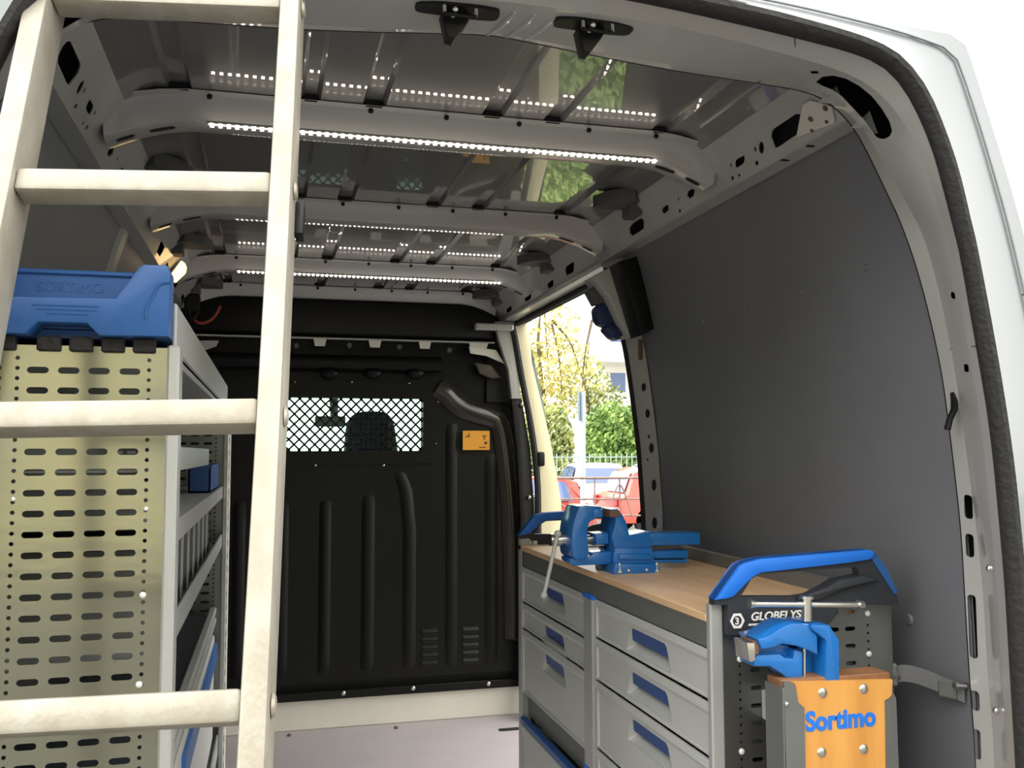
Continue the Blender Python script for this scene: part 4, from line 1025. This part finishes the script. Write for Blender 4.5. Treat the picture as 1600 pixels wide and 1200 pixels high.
# road sign
t = empty('road_sign', (at(908, 740, Y=17).x, 17, GZ), 'grey round road sign seen edge on, on a pale post among the cars', 'sign')
p = at(910, 740, Y=17); M['post'] = mat('pale_blue_grey_post', (.42, .50, .56), .4, .3)
b = B(); b.cyl((p.x, 17, GZ), (p.x+.02, 17, at(910, 612, Y=17).z), .055, n=12); b.done('post', M['post'], t)
c = at(905, 634, Y=16.92); b = B()
rings = [[Vector((c.x+.12*math.cos(a)*1.0+dy*.3, c.y+.22*math.cos(a)+dy, c.z+.30*math.sin(a))) for a in [2*math.pi*k/20 for k in range(20)]] for dy in (-.02, .02)]
b.loft(rings, closed_ring=True, caps=True); b.done('sign_disc', mat('blue_grey_sign_back', (.22, .28, .36), .5), t)
# fence behind the cars
t = empty('park_fence', (9, 31, GZ), 'grey green metal fence behind the parked cars', 'fence')
M['fence'] = mat('grey_green_fence', (.30, .38, .34), .6)
for z in (.55, 1.0): 
    b = B(); b.box(6.5, 14, 30.98, 31.02, z-.02, z+.02); b.done('fence_bar', M['fence'], t)
fp = B(); fp.box(-.02, .02, -.01, .01, 0, 1.75); fpm = fp.mesh('picket', 0); fpm.materials.append(M['fence'])
for i in range(38): put(fpm, 'picket', (6.5+i*.2, 31, GZ), t)
# foliage
def leaf_mat(name, c1, c2):
    m = mat(name, c1, .6, col2=c2, nscale=1.3); nt = m.node_tree; b_ = nt.nodes['Principled BSDF']
    b_.inputs['Transmission Weight'].default_value = 0; return m
def foliage(name, blobs, n, size, m, parent):
    vs_ = []; fs = []
    for i in range(n):
        c, r = random.choice(blobs)
        while True:
            d = Vector((random.uniform(-1, 1), random.uniform(-1, 1), random.uniform(-1, 1)))
            if .25 < d.length < 1: break
        p = Vector(c)+Vector((d.x*r[0], d.y*r[1], d.z*r[2])); s_ = size*random.uniform(.6, 1.3)
        a = Vector((random.gauss(0, 1), random.gauss(0, 1), random.gauss(0, 1))).normalized(); e = a.orthogonal().normalized(); e2 = a.cross(e)
        k = len(vs_); vs_ += [p-e*s_, p-e2*s_*.5, p+e*s_, p+e2*s_*.5]; fs.append((k, k+1, k+2, k+3))
    me = bpy.data.meshes.new(name); me.from_pydata(vs_, [], fs); me.materials.append(m)
    o = bpy.data.objects.new(name, me); COL.objects.link(o); attach(o, parent); return o
M['leaf_g'] = leaf_mat('green_hedge_leaves', (.34, .50, .13), (.13, .24, .06))
M['leaf_y'] = leaf_mat('yellow_autumn_leaves', (.80, .70, .26), (.45, .46, .16))
M['leaf_d'] = leaf_mat('olive_leaves', (.48, .50, .17), (.18, .25, .08))
M['bark'] = mat('bark', (.20, .15, .10), .9, noise=.4, nscale=10)
def hedge(blobs, m, label, n=5200, size=.17):
    t = empty('hedge', (blobs[0][0][0], blobs[0][0][1], GZ), label, 'hedge'); foliage('foliage', blobs, n, size, M[m], t)
    b = B()
    for c, r in blobs: b.cyl((c[0], c[1], GZ), (c[0], c[1], c[2]), .08, .03, 6)
    b.done('stems', M['bark'], t)
hedge([((12.4, 33, 1.5), (1.1, .9, 1.6)), ((14.0, 33, 1.5), (1.4, .9, 1.75)), ((13.2, 33, .6), (1.8, .9, 1.5))], 'leaf_g', 'bright green hedge behind the red hatchback', 9000, .12)
hedge([((9.0, 33.5, 1.2), (1.2, .9, 1.5)), ((10.2, 33.5, 1.3), (.95, .9, 1.7)), ((9.6, 33.5, .4), (1.7, .9, 1.3))], 'leaf_d', 'olive bush behind the white car and the sign post', 7000, .12)
def tree(x, y, h, blobs, m, label, n, size, br):
    t = empty('tree', (x, y, GZ), label, 'tree', 'trees beyond the parking area')
    b = B(); b.tube([(x, y, GZ), (x+.15, y, h*.35), (x-.1, y, h*.7), (x+.1, y, h)], [.14, .11, .07, .02], 8); b.done('trunk', M['bark'], t)
    for q in br:
        b = B(); b.tube(smoothline(q, 1), [.06*(1-i/ (2*len(q)))for i in range(2*len(q))], 6); b.done('branch', M['bark'], t)
    foliage('foliage', blobs, n, size, M[m], t)
p = lambda u, v, Y: tuple(at(u, v, Y=Y))
tree(10.6, 36, 8, [((10.4, 36, 6.3), (1.9, 1.0, 1.5)), ((11.5, 36, 4.6), (1.7, 1.0, 1.3)), ((10.0, 36, 4.4), (1.3, 1.0, 1.4)), ((10.9, 36, 3.2), (1.6, .8, 1.0))], 'leaf_y', 'thin yellow leaved autumn tree with bare branches behind the sign', 2600, .12,
     [[p(862, 500, 35.8), p(890, 530, 35.8), p(905, 575, 35.8), p(925, 640, 35.8)], [p(862, 505, 35.8), p(875, 560, 35.8), p(878, 620, 35.8)], [p(925, 500, 35.8), p(912, 560, 35.8), p(910, 620, 35.8)]])
tree(9.4, 39, 8.5, [((9.6, 39, 5.4), (1.4, 1.0, 2.0)), ((10.0, 39, 3.6), (1.7, 1.0, 1.4))], 'leaf_y', 'taller yellow tree nearest the cream door jamb', 1500, .13, [[p(850, 480, 39), p(856, 560, 39), p(862, 640, 39)]])
tree(14.0, 40, 6.2, [((13.8, 40, 4.4), (1.4, 1.0, 1.2)), ((14.8, 40, 3.4), (1.1, 1.0, 1.0))], 'leaf_d', 'olive tree behind the green hedge', 900, .13, [])
# buildings
M['render'] = mat('white_render', (.80, .78, .72), .8, noise=.05); M['roofred'] = mat('red_roof', (.40, .16, .10), .8)
t = empty('house', (19, 52, GZ), 'pale house with balconies behind the trees', 'building')
b = B(); b.box(18.2, 26, 50, 58, GZ, 9); b.done('wall', M['render'], t)
for z in (3.4, 6.2):
    b = B(); b.box(16.6, 22, 48.6, 50, z, z+.25); b.done('balcony_slab', M['render'], t)
    b = B(); b.box(16.6, 22, 48.55, 48.65, z+.25, z+1.1); b.done('balcony_front', M['render'], t)
for x in (18.9, 20.3):
    for z in (1, 4.2, 7): 
        b = B(); b.box(x, x+.9, 49.95, 50.02, z, z+1.5); b.done('window', M['cglass'], t)
t = empty('apartment_block', (22, 27, GZ), 'cream apartment block with projecting balconies above the van roof', 'building')
b = B(); b.box(15.9, 34, 27, 36, GZ, 24); b.done('wall', M['render'], t)
for z in (5.0, 8.0, 11.0, 14.3, 17.5):
    b = B(); b.box(15.9, 19.2, 25.2, 27, z, z+.3); b.done('balcony_slab', M['jamb'], t)
    b = B(); b.box(15.9, 19.2, 25.15, 25.25, z+.3, z+1.2); b.done('balcony_front', M['jamb'], t)

M['unseen_facade'] = mat('unseen_yellow_render', (.50, .47, .31), .85, noise=.08, nscale=1)
t = empty('unseen_building', (0, -17, GZ), 'unseen yellow building added behind the viewer to colour reflections', 'building')  # building added out of view to warm zinc reflections and cut rear light
b = B(); b.box(-24, 26, -24, -16, GZ, 9.5); b.done('wall', M['unseen_facade'], t)  # body of the added unseen building
wm = B(); wm.box(-.6, .6, -.05, .05, -.8, .8, .02); wmm = wm.mesh('window', 0); wmm.materials.append(M['cglass'])
for i in range(12):
    for z in (1.6, 4.8, 7.6): put(wmm, 'window', (-21+i*3.9, -16, z), t)

# low planting beside the side door, mirrored in the glossy roof
M['leaf_s'] = leaf_mat('yellow_green_shrub_leaves', (.42, .55, .14), (.14, .25, .06))
for i, (x, y, rx, ry, lab) in enumerate(((2.7, 6.2, .8, .9, 'low yellow green shrub outside the side door, nearest the van'), (3.3, 8.0, .9, .9, 'low yellow green shrub beyond the nearest one'), (5.0, 6.3, .9, 1.0, 'low yellow green shrub farthest to the right of the van'), (2.6, 9.6, .8, .8, 'low yellow green shrub nearest the parked cars'))):
    t = empty('shrub', (x, y, GZ), lab, 'shrub', 'low shrubs beside the van')
    foliage('foliage', [((x, y, GZ+.28), (rx, ry, .3))], 3500, .06, M['leaf_s'], t)
    b = B()
    for k in range(5):
        a = k*1.256; b.cyl((x, y, GZ), (x+rx*.6*math.cos(a), y+ry*.6*math.sin(a), GZ+.3), .012, .005, 5)
    b.done('stems', M['bark'], t)
